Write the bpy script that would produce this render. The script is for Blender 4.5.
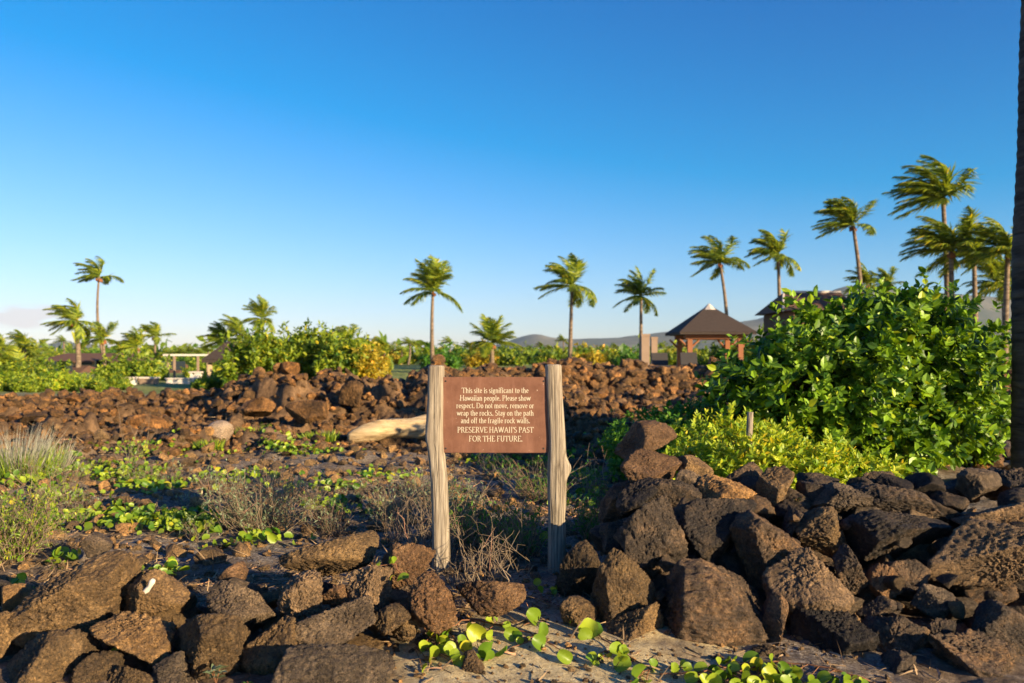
import bpy, math, random
import numpy as np
from mathutils import Vector, Matrix
R = math.radians
random.seed(5)
for o in list(bpy.data.objects): bpy.data.objects.remove(o)
sc = bpy.context.scene
col = sc.collection

# ------------------------------------------------------------------ camera, world, sun, exposure
F, HZ, CX, EYE = 800.0, 355.0, 512.0, 1.37
cd = bpy.data.cameras.new('camera'); cam = bpy.data.objects.new('camera', cd); col.objects.link(cam)
cam.location = (0, 0, EYE); cam.rotation_euler = (R(90), 0, 0)
cd.sensor_width = 36; cd.lens = F / 1024 * 36; cd.shift_y = (HZ - 341.5) / 1024
cd.clip_start = 0.05; cd.clip_end = 30000
cd.dof.use_dof = True; cd.dof.focus_distance = 4.6; cd.dof.aperture_fstop = 2.6
sc.camera = cam

SUN_TH, SUN_EL = 50.0, 14.0            # degrees to the right of straight behind the camera, height
svec = Vector((math.sin(R(SUN_TH)) * math.cos(R(SUN_EL)), -math.cos(R(SUN_TH)) * math.cos(R(SUN_EL)), math.sin(R(SUN_EL))))
sl = bpy.data.lights.new('sun', 'SUN'); so = bpy.data.objects.new('sun', sl); col.objects.link(so)
sl.energy = 5.0; sl.angle = R(0.5); sl.color = (1.0, 0.78, 0.46)
so.rotation_euler = (-svec).to_track_quat('-Z', 'Y').to_euler()

w = bpy.data.worlds.new('World'); sc.world = w; w.use_nodes = True
nt = w.node_tree; nt.nodes.clear()
def WN(t, **k):
    n = nt.nodes.new(t)
    for a, b in k.items(): setattr(n, a, b)
    return n
sky = WN('ShaderNodeTexSky', sky_type='NISHITA', sun_disc=False, sun_elevation=R(SUN_EL), sun_rotation=R(180 - SUN_TH),
         altitude=0, air_density=1.0, dust_density=0.2, ozone_density=3.2)
hs = WN('ShaderNodeHueSaturation'); hs.inputs['Saturation'].default_value = 1.0
hs.inputs['Hue'].default_value = 0.5
bg = WN('ShaderNodeBackground'); bg.inputs['Strength'].default_value = 0.060
outw = WN('ShaderNodeOutputWorld')
nt.links.new(sky.outputs[0], hs.inputs['Color'])
# polarised, deep blue air: less red, a little more blue
sr = WN('ShaderNodeSeparateColor'); cr = WN('ShaderNodeCombineColor'); nt.links.new(hs.outputs[0], sr.inputs[0])
def wma(v, mul, add):
    a = WN('ShaderNodeMath', operation='MULTIPLY_ADD'); nt.links.new(v, a.inputs[0]); a.inputs[1].default_value = mul; a.inputs[2].default_value = add
    b = WN('ShaderNodeMath', operation='MAXIMUM'); nt.links.new(a.outputs[0], b.inputs[0]); b.inputs[1].default_value = 0.02; return b.outputs[0]
for q, (a, b) in enumerate(((1.42, -2.0), (1.13, -.60), (1.33, 0))): nt.links.new(wma(sr.outputs[q], a, b), cr.inputs[q])
# one faint low cloud, fixed by compass direction
tc = WN('ShaderNodeTexCoord'); sep = WN('ShaderNodeSeparateXYZ'); nt.links.new(tc.outputs['Generated'], sep.inputs[0])
def wm(op, a, b=None, c=None):
    n = WN('ShaderNodeMath', operation=op)
    for i, v in enumerate((a, b, c)):
        if v is None: continue
        if isinstance(v, (int, float)): n.inputs[i].default_value = v
        else: nt.links.new(v, n.inputs[i])
    return n.outputs[0]
def blob(ax, az, sx, sz):             # soft spot round direction x/y = ax, z/y = az
    u = wm('DIVIDE', sep.outputs[0], wm('MAXIMUM', sep.outputs[1], 0.05)); v = wm('DIVIDE', sep.outputs[2], wm('MAXIMUM', sep.outputs[1], 0.05))
    du = wm('DIVIDE', wm('SUBTRACT', u, ax), sx); dv = wm('DIVIDE', wm('SUBTRACT', v, az), sz)
    d = wm('ADD', wm('MULTIPLY', du, du), wm('MULTIPLY', dv, dv))
    return wm('MAXIMUM', wm('SUBTRACT', 1.0, d), 0.0)
mp = WN('ShaderNodeMapping'); mp.inputs['Scale'].default_value = (14, 14, 45); nt.links.new(tc.outputs['Generated'], mp.inputs[0])
nz = WN('ShaderNodeTexNoise'); nz.inputs['Scale'].default_value = 1.6; nz.inputs['Detail'].default_value = 6; nt.links.new(mp.outputs[0], nz.inputs[0])
m1 = wm('MULTIPLY', wm('ADD', blob(-.605, .048, .07, .017), blob(.26, -.001 + .032, .02, .004)), 1.0)
m2 = wm('MULTIPLY', m1, wm('MULTIPLY', wm('MAXIMUM', wm('SUBTRACT', nz.outputs[0], .30), 0.0), 8.0))
m2 = wm('MINIMUM', m2, 0.8)
mxc = WN('ShaderNodeMix', data_type='RGBA'); nt.links.new(m2, mxc.inputs[0]); nt.links.new(cr.outputs[0], mxc.inputs[6]); mxc.inputs[7].default_value = (6.2, 5.6, 5.6, 1)
nt.links.new(mxc.outputs[2], bg.inputs[0]); nt.links.new(bg.outputs[0], outw.inputs[0])

sc.view_settings.view_transform = 'Standard'; sc.view_settings.look = 'None'
sc.view_settings.gamma = 1; sc.view_settings.exposure = 1.32
sc.render.engine = 'CYCLES'

# ------------------------------------------------------------------ helpers
def W(px, py, Y):                      # a pixel of the photograph at depth Y metres
    return Vector(((px - CX) / F * Y, Y, EYE - (py - HZ) / F * Y))
def tag(o, label=None, cat=None, group=None, kind=None):
    if label: o['label'] = label
    if cat: o['category'] = cat
    if group: o['group'] = group
    if kind: o['kind'] = kind
    return o
def empty(name, loc, label, cat, group=None, kind=None):
    o = bpy.data.objects.new(name, None); col.objects.link(o); o.location = loc; o.empty_display_size = .1
    return tag(o, label, cat, group, kind)
def mesh_np(name, V, Fc, mat, parent=None, loc=(0, 0, 0), smooth=True, attrs=None):
    """V (n,3); Fc (m,k) array or list of such arrays"""
    me = bpy.data.meshes.new(name)
    if not isinstance(Fc, list): Fc = [Fc]
    Fc = [np.asarray(f, dtype=np.int32) for f in Fc if len(f)]
    V = np.asarray(V, dtype=np.float32)
    me.vertices.add(len(V)); me.vertices.foreach_set('co', V.ravel())
    nl = sum(f.size for f in Fc); npoly = sum(len(f) for f in Fc)
    me.loops.add(nl); me.loops.foreach_set('vertex_index', np.concatenate([f.ravel() for f in Fc]))
    me.polygons.add(npoly)
    tot = np.concatenate([np.full(len(f), f.shape[1], dtype=np.int32) for f in Fc])
    st = np.concatenate([[0], np.cumsum(tot)[:-1]]).astype(np.int32)
    me.polygons.foreach_set('loop_start', st)
    me.polygons.foreach_set('use_smooth', np.full(npoly, smooth))
    me.update(calc_edges=True); me.validate()
    if attrs:
        for k, a in attrs.items():
            at = me.attributes.new(k, 'FLOAT', 'POINT'); at.data.foreach_set('value', np.asarray(a, dtype=np.float32))
    if mat: me.materials.append(mat)
    o = bpy.data.objects.new(name, me); col.objects.link(o); o.location = loc
    if parent: o.parent = parent
    return o
def copy_tree(o, parent=None):
    c = o.copy(); col.objects.link(c); c.parent = parent
    for ch in list(o.children): copy_tree(ch, c)
    return c
class MB:
    def __init__(s): s.V = []; s.Q = []; s.T = []; s.n = 0
    def add(s, V, Q=None, T=None):
        V = np.asarray(V, dtype=float).reshape(-1, 3)
        if Q is not None and len(Q): s.Q.append(np.asarray(Q) + s.n)
        if T is not None and len(T): s.T.append(np.asarray(T) + s.n)
        s.V.append(V); s.n += len(V)
    def box(s, x0, x1, y0, y1, z0, z1, M=None):
        V = np.array([[x, y, z] for x in (x0, x1) for y in (y0, y1) for z in (z0, z1)], dtype=float)
        if M is not None: V = V @ np.array(M.to_3x3()).T + np.array(M.to_translation())
        s.add(V, [[0, 1, 3, 2], [4, 6, 7, 5], [0, 4, 5, 1], [2, 3, 7, 6], [0, 2, 6, 4], [1, 5, 7, 3]])
    def tube(s, P, r, k=6, cap=True):
        P = np.asarray(P, dtype=float); n = len(P); r = np.broadcast_to(np.asarray(r, dtype=float), (n,))
        T = np.gradient(P, axis=0); T /= np.linalg.norm(T, axis=1)[:, None] + 1e-9
        ref = np.array([0, 1, 0]) if abs(T[0][1]) < .8 else np.array([1, 0, 0])
        A = np.cross(T, ref); A /= np.linalg.norm(A, axis=1)[:, None] + 1e-9; B = np.cross(T, A)
        a = np.arange(k) * 2 * math.pi / k
        V = P[:, None] + r[:, None, None] * (np.cos(a)[None, :, None] * A[:, None] + np.sin(a)[None, :, None] * B[:, None])
        i = np.arange(n - 1)[:, None] * k; j = np.arange(k)[None]; j2 = (j + 1) % k
        Q = np.stack([i + j, i + j2, i + k + j2, i + k + j], -1).reshape(-1, 4)
        Tt = []
        if cap and k > 3:
            for b in (0, (n - 1) * k):
                for q in range(1, k - 1): Tt.append([b, b + q, b + q + 1] if b else [b, b + q + 1, b + q])
        s.add(V.reshape(-1, 3), Q, Tt)
    def build(s, name, mat, parent=None, loc=(0, 0, 0), smooth=True, attrs=None):
        V = np.concatenate(s.V) - (np.array(loc) if parent is None else 0)
        fs = []
        if s.Q: fs.append(np.concatenate(s.Q))
        if s.T: fs.append(np.concatenate(s.T))
        return mesh_np(name, V, fs, mat, parent, loc if parent is None else (0, 0, 0), smooth, attrs)

# ---- numpy noise
def h3(i, j, k, s=0):
    n = (i.astype(np.int64) * 73856093) ^ (j.astype(np.int64) * 19349663) ^ (k.astype(np.int64) * 83492791) ^ (s * 2654435761 & 0x7fffffff)
    n = (n ^ (n >> 13)) * 1274126177; n &= 0xffffffff; n = (n ^ (n >> 16)) * 2246822519; n &= 0xffffffff; n ^= n >> 15
    return (n & 0xffffff) / float(0xffffff)
def vnoise(P, s=0):
    I = np.floor(P).astype(np.int64); f = P - I; f = f * f * (3 - 2 * f); r = 0
    for a in (0, 1):
        for b in (0, 1):
            for c in (0, 1):
                wgt = (f[:, 0] if a else 1 - f[:, 0]) * (f[:, 1] if b else 1 - f[:, 1]) * (f[:, 2] if c else 1 - f[:, 2])
                r = r + wgt * h3(I[:, 0] + a, I[:, 1] + b, I[:, 2] + c, s)
    return r * 2 - 1
def fbm(P, oc=4, s=0, g=.5):
    r = 0; a = 1; t = 0
    for o in range(oc): r = r + a * vnoise(P * 2 ** o + o * 17.3, s + o); t += a; a *= g
    return r / t
def worley(P, s=0, two=False):
    I = np.floor(P).astype(np.int64); b1 = np.full(len(P), 9.0); b2 = b1.copy(); cid = np.zeros(len(P))
    for a in (-1, 0, 1):
        for b in (-1, 0, 1):
            for c in ((0,) if two else (-1, 0, 1)):
                J = I + [a, b, c]
                Q = J + np.stack([h3(J[:, 0], J[:, 1], J[:, 2], s + q) for q in (1, 2, 3)], 1)
                d = np.linalg.norm(P - Q, axis=1)
                nb = d < b1
                b2 = np.where(nb, b1, np.minimum(b2, d)); cid = np.where(nb, h3(J[:, 0], J[:, 1], J[:, 2], s + 7), cid); b1 = np.where(nb, d, b1)
    return b1, b2, cid
def sst(a, b, x): t = np.clip((x - a) / (b - a), 0, 1); return t * t * (3 - 2 * t)

# ------------------------------------------------------------------ materials
class Mat:
    def __init__(s, name):
        s.m = bpy.data.materials.new(name); s.m.use_nodes = True; s.t = s.m.node_tree
        s.b = s.t.nodes['Principled BSDF']; s.o = s.t.nodes['Material Output']
        s.b.inputs['Roughness'].default_value = .85; s.b.inputs['Specular IOR Level'].default_value = .25
    def N(s, t, **k):
        n = s.t.nodes.new(t)
        for a, b in k.items(): setattr(n, a, b)
        return n
    def L(s, a, b): s.t.links.new(a, b)
    def co(s, kind='Object'): return s.N('ShaderNodeTexCoord').outputs[kind]
    def noise(s, scale, detail=5, rough=.6, vec=None, dist=0):
        n = s.N('ShaderNodeTexNoise'); n.inputs['Scale'].default_value = scale; n.inputs['Detail'].default_value = detail
        n.inputs['Roughness'].default_value = rough; n.inputs['Distortion'].default_value = dist
        s.L(vec if vec is not None else s.co(), n.inputs['Vector']); return n.outputs['Fac']
    def voro(s, scale, vec=None, feature='F1'):
        n = s.N('ShaderNodeTexVoronoi', feature=feature); n.inputs['Scale'].default_value = scale
        s.L(vec if vec is not None else s.co(), n.inputs['Vector']); return n.outputs['Distance']
    def ramp(s, fac, stops):
        n = s.N('ShaderNodeValToRGB'); s.L(fac, n.inputs[0]); e = n.color_ramp.elements
        while len(e) > 1: e.remove(e[0])
        e[0].position = stops[0][0]; e[0].color = (*stops[0][1], 1)
        for p, c in stops[1:]:
            q = e.new(p); q.color = (*c, 1)
        return n.outputs[0]
    def gray(s, fac, a, b): return s.ramp(fac, [(a, (0, 0, 0)), (b, (1, 1, 1))])
    def mix(s, f, a, b, mode='MIX'):
        n = s.N('ShaderNodeMix', data_type='RGBA', blend_type=mode)
        for v, i in ((f, 0), (a, 6), (b, 7)):
            if isinstance(v, (int, float)): n.inputs[i].default_value = v
            elif isinstance(v, tuple): n.inputs[i].default_value = (*v, 1)
            else: s.L(v, n.inputs[i])
        return n.outputs[2]
    def math(s, op, a, b=0.0):
        n = s.N('ShaderNodeMath', operation=op)
        for i, v in enumerate((a, b)):
            if isinstance(v, (int, float)): n.inputs[i].default_value = v
            else: s.L(v, n.inputs[i])
        return n.outputs[0]
    def color(s, c):
        if isinstance(c, tuple): s.b.inputs['Base Color'].default_value = (*c, 1)
        else: s.L(c, s.b.inputs['Base Color'])
    def bump(s, h, st=.5, dist=.01, prev=None):
        n = s.N('ShaderNodeBump'); n.inputs['Strength'].default_value = st; n.inputs['Distance'].default_value = dist
        s.L(h, n.inputs['Height'])
        if prev is not None: s.L(prev, n.inputs['Normal'])
        s.L(n.outputs[0], s.b.inputs['Normal']); return n.outputs[0]
    def attr(s, name): return s.N('ShaderNodeAttribute', attribute_name=name).outputs['Fac']

def plain(name, c, rough=.8, var=.25, scale=8, bump=.3):
    m = Mat(name); n = m.noise(scale, 6)
    m.color(m.mix(n, tuple(x * (1 - var) for x in c), tuple(min(1, x * (1 + var)) for x in c)))
    m.b.inputs['Roughness'].default_value = rough
    m.bump(m.noise(scale * 6, 5), bump, .01); return m.m

def lava(name, c1, c2, c3, pale=.3, sc_=1.0, vary=1.0):
    m = Mat(name)
    rnd = m.N('ShaderNodeObjectInfo').outputs['Random']
    ad = m.N('ShaderNodeVectorMath', operation='ADD'); m.L(m.co(), ad.inputs[0])
    cb = m.N('ShaderNodeCombineXYZ'); m.L(m.math('MULTIPLY', rnd, 37.0), cb.inputs[0]); m.L(cb.outputs[0], ad.inputs[1]); v = ad.outputs[0]
    big = m.noise(7 * sc_, 6, .65, v, .6)
    c = m.ramp(big, [(.3, c1), (.5, c2), (.68, c3)])
    # crusty mineral and lichen blotches
    bl = m.gray(m.noise(16 * sc_, 8, .75, v, .4), .56, .70)
    c = m.mix(m.math('MULTIPLY', bl, pale), c, tuple(min(1, x * 2.6 + .03) for x in c2))
    fine = m.noise(75 * sc_, 6, .75, v)
    c = m.mix(.9, c, m.ramp(fine, [(.34, (.16, .16, .18)), (.45, (.9, .9, .9)), (.56, (1.35, 1.3, 1.2)), (.68, (2.7, 2.45, 2.1))]), 'MULTIPLY')
    pit = m.gray(m.voro(95 * sc_, v), .10, .42)
    c = m.mix(.55, c, m.ramp(pit, [(0, (.35, .33, .32)), (.6, (1, 1, 1))]), 'MULTIPLY')
    spk = m.gray(m.noise(130 * sc_, 3, .6, v), .66, .71)
    c = m.mix(m.math('MULTIPLY', spk, .6), c, (.42, .37, .31))
    isl = m.N('ShaderNodeNewGeometry').outputs['Random Per Island']
    tint = m.ramp(m.math('FRACT', m.math('ADD', rnd, isl)), [(0, (.36, .37, .42)), (.3, (.78, .77, .78)), (.7, (1.15, 1.08, 1.0)), (1, (1.7, 1.42, 1.1))])
    m.color(m.mix(vary, c, tint, 'MULTIPLY'))
    b = m.bump(m.noise(22 * sc_, 9, .78, v, .4), 1.0, .06 / sc_)
    b = m.bump(pit, .9, .008 / sc_, b)
    m.bump(fine, .8, .010 / sc_, b)
    m.L(m.math('ADD', m.math('MULTIPLY', fine, .5), .45), m.b.inputs['Roughness']); m.b.inputs['Specular IOR Level'].default_value = .35
    return m.m
M = {}
M['lava_brown'] = lava('lava_brown', (.085, .055, .033), (.225, .145, .072), (.38, .245, .115), .55)
M['lava_gray'] = lava('lava_gray', (.06, .045, .033), (.14, .105, .075), (.27, .20, .135), .45)
M['lava_dark'] = lava('lava_dark', (.032, .026, .024), (.078, .060, .048), (.20, .135, .085), .45)
M['lava_red'] = lava('lava_red', (.08, .042, .024), (.175, .098, .050), (.30, .175, .09), .4, 1.0, .25) #(0.109, 0.050, 0.024), (0.231, 0.101, 0.044), (0.345, 0.165, 0.071), .4)
M['lava_far'] = lava('lava_far', (.045, .027, .013), (.17, .094, .038), (.38, .21, .085), .35, .6)
M['pale_stone'] = lava('pale_stone', (.25, .19, .15), (.38, .30, .24), (.48, .40, .33), .2)
M['coral'] = plain('coral', (.62, .55, .46), .8, .12, 30)

def leafmat(name, dark, light, trans=.35, rough=.45, spec=.4):
    m = Mat(name); g = m.N('ShaderNodeNewGeometry')
    c = m.ramp(g.outputs['Random Per Island'], [(0, dark), (.55, tuple((a + b) / 2 for a, b in zip(dark, light))), (.93, light), (1, (light[0] * 1.6, light[1] * 1.05, light[2]))])
    m.color(c); m.b.inputs['Roughness'].default_value = rough; m.b.inputs['Specular IOR Level'].default_value = spec
    tr = m.N('ShaderNodeBsdfTranslucent'); m.L(m.mix(1.0, c, (1.5, 1.35, .5), 'MULTIPLY'), tr.inputs[0])
    mx = m.N('ShaderNodeMixShader'); mx.inputs[0].default_value = trans
    m.L(m.b.outputs[0], mx.inputs[1]); m.L(tr.outputs[0], mx.inputs[2]); m.L(mx.outputs[0], m.o.inputs[0])
    return m.m
M['bush_leaf'] = leafmat('bush_leaf', (.016, .065, .008), (.25, .42, .022), .25, .42, .35)
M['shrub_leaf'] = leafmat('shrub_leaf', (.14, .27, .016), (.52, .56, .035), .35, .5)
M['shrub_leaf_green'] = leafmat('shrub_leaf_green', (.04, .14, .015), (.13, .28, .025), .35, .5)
M['vine_leaf'] = leafmat('vine_leaf', (.07, .17, .014), (.34, .42, .03), .3, .4, .4)
M['palm_leaf'] = leafmat('palm_leaf', (.035, .10, .016), (.40, .46, .032), .4, .5, .35)
M['hedge_leaf'] = leafmat('hedge_leaf', (.04, .11, .010), (.33, .40, .028), .35, .5)
M['yellow_leaf'] = leafmat('yellow_leaf', (.24, .22, .02), (.55, .40, .03), .35, .5)
M['silver_leaf'] = leafmat('silver_leaf', (.16, .22, .11), (.30, .36, .22), .25, .6)
M['grass_blade'] = leafmat('grass_blade', (.20, .20, .10), (.42, .38, .24), .25, .6)
M['pale_grass_blade'] = leafmat('pale_grass_blade', (.24, .23, .18), (.42, .41, .35), .3, .6)
M['dry_twig'] = leafmat('dry_twig', (.16, .115, .075), (.34, .26, .18), .0, .9, .1)
M['litter'] = leafmat('litter', (.10, .065, .038), (.42, .29, .17), .0, .9, .1)
M['petal'] = leafmat('petal', (.55, .16, .38), (.62, .22, .45), .3, .6)
M['bark'] = plain('bark', (.13, .085, .055), .9, .3, 12)
M['vine_stem'] = plain('vine_stem', (.20, .09, .045), .7, .3, 12)

def trunkmat(name, a, b, ring):
    m = Mat(name); mp = m.N('ShaderNodeMapping'); mp.inputs['Scale'].default_value = (1, 1, ring); m.L(m.co(), mp.inputs[0])
    n = m.noise(3, 5, .6, mp.outputs[0], .5); c = m.mix(m.gray(n, .35, .65), a, b)
    m.color(c); m.bump(n, .8, .03); m.b.inputs['Roughness'].default_value = .9; return m.m
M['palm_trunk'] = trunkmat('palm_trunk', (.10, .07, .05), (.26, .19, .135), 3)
M['shaded_trunk'] = trunkmat('shaded_trunk', (.025, .021, .02), (.085, .07, .06), 5)  # bark colour darkened to stand for shade on the side turned from the light

def woodmat():
    m = Mat('weathered_wood'); mp = m.N('ShaderNodeMapping'); mp.inputs['Scale'].default_value = (38, 38, 2.2); m.L(m.co(), mp.inputs[0])
    g = m.noise(1.6, 7, .65, mp.outputs[0], .5)
    mp2 = m.N('ShaderNodeMapping'); mp2.inputs['Scale'].default_value = (6, 6, 1.2); m.L(m.co(), mp2.inputs[0])
    c = m.ramp(g, [(.32, (.06, .048, .036)), (.46, (.25, .205, .155)), (.66, (.42, .36, .28))])
    st = m.gray(m.noise(2.5, 5, .7, mp2.outputs[0]), .42, .66)
    c = m.mix(m.math('MULTIPLY', st, .5), c, (.24, .19, .15))
    # drying cracks
    mp3 = m.N('ShaderNodeMapping'); mp3.inputs['Scale'].default_value = (30, 30, 1.1); m.L(m.co(), mp3.inputs[0])
    cr = m.gray(m.voro(1.1, mp3.outputs[0], 'DISTANCE_TO_EDGE'), .0, .05)
    c = m.mix(.6, c, m.ramp(cr, [(0, (.3, .26, .22)), (1, (1, 1, 1))]), 'MULTIPLY')
    m.color(c); b = m.bump(g, .7, .006); m.bump(cr, .7, .004, b); m.b.inputs['Roughness'].default_value = .9; return m.m
M['wood'] = woodmat()
def logmat():
    m = Mat('bleached_wood'); mp = m.N('ShaderNodeMapping'); mp.inputs['Scale'].default_value = (1.2, 12, 12); m.L(m.co(), mp.inputs[0])
    g = m.noise(2, 7, .7, mp.outputs[0], .5)
    m.color(m.ramp(g, [(.32, (.25, .16, .08)), (.5, (.50, .36, .2)), (.7, (.68, .53, .33))])); m.bump(g, .9, .03); m.b.inputs['Roughness'].default_value = .9; return m.m
M['log'] = logmat()
def panelmat():
    m = Mat('sign_paint'); g = m.noise(9, 7, .7)
    c = m.mix(m.gray(g, .35, .7), (.135, .058, .036), (.205, .095, .060))
    chips = m.gray(m.noise(38, 3, .6), .70, .74); streak = m.N('ShaderNodeMapping'); streak.inputs['Scale'].default_value = (14, 14, 1.5); m.L(m.co(), streak.inputs[0])
    c = m.mix(m.math('MULTIPLY', m.gray(m.noise(2, 5, .7, streak.outputs[0]), .5, .75), .35), c, (.34, .17, .12))
    c = m.mix(m.math('MULTIPLY', chips, .7), c, (.5, .36, .28))
    m.color(c); m.bump(m.noise(60, 4), .15, .003); m.b.inputs['Roughness'].default_value = .6; return m.m
M['panel'] = panelmat()
M['letter'] = plain('letter_paint', (.60, .52, .40), .7, .15, 60, .05)
M['thatch'] = plain('thatch', (.055, .040, .034), .95, .35, 6, .6)
M['roof_brown'] = plain('roof_brown', (.13, .070, .045), .9, .3, 2, .4)
M['roof_slate'] = plain('roof_slate', (.10, .085, .08), .9, .3, 2, .4)
M['cap'] = plain('roof_cap', (.55, .48, .42), .8, .1, 3)
M['redwood'] = plain('redwood', (.26, .10, .045), .7, .25, 3)
M['stucco'] = plain('stucco', (.50, .36, .22), .9, .12, 2)
M['white'] = plain('white_paint', (.62, .57, .52), .8, .08, 3)
M['dark'] = plain('dark_wood', (.04, .035, .035), .7, .2, 3)
M['glass'] = plain('window_glass', (.03, .04, .05), .15, .1, 3, 0)
M['pillar'] = plain('pillar_stone', (.27, .19, .14), .9, .3, 3)

def groundmat():
    m = Mat('ground'); P = m.N('ShaderNodeNewGeometry').outputs['Position']
    n1 = m.noise(1.1, 8, .7, P, .4); n2 = m.noise(9, 8, .75, P); n3 = m.noise(48, 6, .75, P); n4 = m.noise(.25, 5, .6, P)
    soil = m.ramp(n2, [(.32, (.045, .032, .024)), (.5, (.16, .11, .07)), (.62, (.30, .22, .145)), (.75, (.44, .36, .28))])
    ash = m.ramp(n3, [(.35, (.055, .046, .04)), (.5, (.19, .155, .125)), (.66, (.52, .46, .40))])
    c = m.mix(m.gray(n1, .42, .6), soil, ash)
    rock = m.ramp(m.noise(4.5, 8, .75, P, .4), [(.3, (.045, .028, .017)), (.48, (.14, .082, .043)), (.64, (.28, .165, .085)), (.78, (.38, .25, .15))])
    rock = m.mix(.7, rock, m.ramp(n3, [(.3, (.35, .35, .35)), (.55, (1, 1, 1)), (.75, (1.5, 1.4, 1.3))]), 'MULTIPLY')
    c = m.mix(m.attr('rock'), c, rock)
    sand = m.ramp(m.noise(30, 7, .7, P), [(.3, (.36, .26, .14)), (.5, (.60, .47, .26)), (.7, (.74, .62, .38))])
    sand = m.mix(m.gray(m.noise(110, 4, .7, P), .56, .66), sand, (.16, .12, .09))
    sand = m.mix(m.gray(m.voro(42, P), .0, .12), (.22, .16, .12), sand)
    c = m.mix(m.attr('sand'), c, sand)
    grass = m.ramp(m.noise(.35, 7, .7, P), [(.3, (.10, .16, .03)), (.5, (.22, .25, .05)), (.7, (.36, .32, .13))])
    c = m.mix(m.attr('green'), c, grass)
    m.color(c)
    b = m.bump(n2, .9, .03); m.bump(n3, .8, .012, b); m.b.inputs['Roughness'].default_value = .95; return m.m
M['ground'] = groundmat()

# ------------------------------------------------------------------ terrain
def smooth_h(x, y):
    """lie of the land in metres, x right, y away"""
    x = np.asarray(x, float); y = np.asarray(y, float)
    h = np.zeros_like(x + y)
    n = fbm(np.stack([x * .35, y * .35, x * 0 + 3.3], 1), 3, 11)
    # low field swells
    h += .05 * n * sst(4.8, 8, y)
    # cores under the near walls
    def ridge(xa, ya, xb, yb, wd, ht):
        dx, dy = xb - xa, yb - ya; L2 = dx * dx + dy * dy
        t = np.clip(((x - xa) * dx + (y - ya) * dy) / L2, 0, 1)
        d = np.hypot(x - xa - t * dx, y - ya - t * dy)
        return ht * (1 - sst(wd * .35, wd, d))
    h = np.maximum(h, ridge(1.25, 5.1, 4.5, 5.0, .8, .32))
    h = h + .06 * sst(3.0, 4.0, y) * (1 - sst(4.4, 5.2, y)) * (1 - sst(.3, 1.0, np.abs(x - .2)))
    # centre lava mound
    B = sst(13.2, 15.0, y) * (1 - sst(17.2, 19.5, y)) * sst(-6.4, -4.6, x + .15 * (y - 15)) * (1 - sst(.2, 2.2, x))
    h = h + sst(9.5, 13, y) * (1 - sst(14, 18, y)) * .12 * (x < 2) + B * (.64 + .10 * n)
    # left lava bank, low
    A = sst(13.5, 17.2, y) * (1 - sst(18.6, 20.5, y)) * (1 - sst(-5.4, -4.0, x))
    h = h + A * (.20 + .12 * n)
    # long wall on the right, further off
    C = sst(18.3, 19.7, y) * (1 - sst(20.6, 22.0, y)) * sst(-3.5, -1.5, x) * (1 - sst(13, 16, x))
    h = np.maximum(h, C * .88)
    # the shaded shelf in front of it
    D = sst(14.6, 15.2, y) * (1 - sst(18, 19, y)) * sst(.4, 1.6, x) * (1 - sst(9, 11, x))
    h = h + D * .22
    return h
def masks(x, y):
    n = fbm(np.stack([x * .8, y * .8, x * 0], 1), 4, 5)
    rock = np.clip(sst(9.5, 12.5, y + 1.3 * n) * (1 - sst(22, 25, y)), 0, 1)
    near = np.where((x > .7) & (y > 3.8) & (y < 5.6), 1.0, 0) + np.where((x < -.45) & (y > 2.6) & (y < 4.3), 1.2, 0)
    n2 = fbm(np.stack([x * 3, y * 3, x * 0], 1), 4, 8)
    sand = (1 - sst(.45, .8, np.abs((x - .2) / 1.15) + .5 * n2)) * (1 - sst(3.7, 4.3, y + .5 * n2)) + sst(.5, 1.5, 2.2 - y)
    green = sst(24, 30, y + 4 * n) * (1 - .55 * sst(-6, 4, x) * (1 - sst(60, 100, y)))
    return np.maximum(rock, near * .6), np.clip(sand, 0, 1), green
def full_h(x, y):
    h = smooth_h(x, y); rock, sand, green = masks(x, y)
    P = np.stack([x, y, x * 0 + 1.7], 1)
    wp = P + .25 * np.stack([fbm(P * 1.3, 3, 31), fbm(P * 1.3, 3, 37), x * 0], 1)
    b1, b2, cid = worley(wp * 1.25, 3, True); c1, c2, cid2 = worley(wp * 3.2, 9, True)
    fade = 1 - sst(60, 120, y)
    boul = (np.minimum(b2 - b1, .45) / .45) * (.10 + .28 * cid) + (np.minimum(c2 - c1, .4) / .4) * (.05 + .14 * cid2)
    h = h + rock * fade * (boul + .05 * fbm(P * 7, 3, 91) - .15) * sst(8, 12, y)
    h = h + ((.035 + .05 * sst(4.6, 6, y)) * fbm(P * 2.3, 5, 21) + .016 * fbm(P * 11, 3, 22)) * (1 - .6 * sand) * fade
    # the far slopes of the coast stay level; hills are their own sheet
    return h
ang = np.concatenate([np.linspace(-60, -36, 60, False), np.linspace(-36, 36, 620), np.linspace(36, 60, 60)[1:], np.linspace(60, 300, 60)[1:-1]])
rad = [1.0]
while rad[-1] < 26: rad.append(rad[-1] * 1.0062 if rad[-1] > 2.6 else rad[-1] * 1.03)
while rad[-1] < 6500: rad.append(rad[-1] * 1.06)
rad = np.array(rad)
A_, R_ = np.meshgrid(np.radians(ang), rad)
gx = (R_ * np.sin(A_)).ravel(); gy = (R_ * np.cos(A_)).ravel()
gz = full_h(gx, gy)
ZG = gz.reshape(len(rad), len(ang)); LR = np.log(rad); ANG = np.radians(ang)
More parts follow.
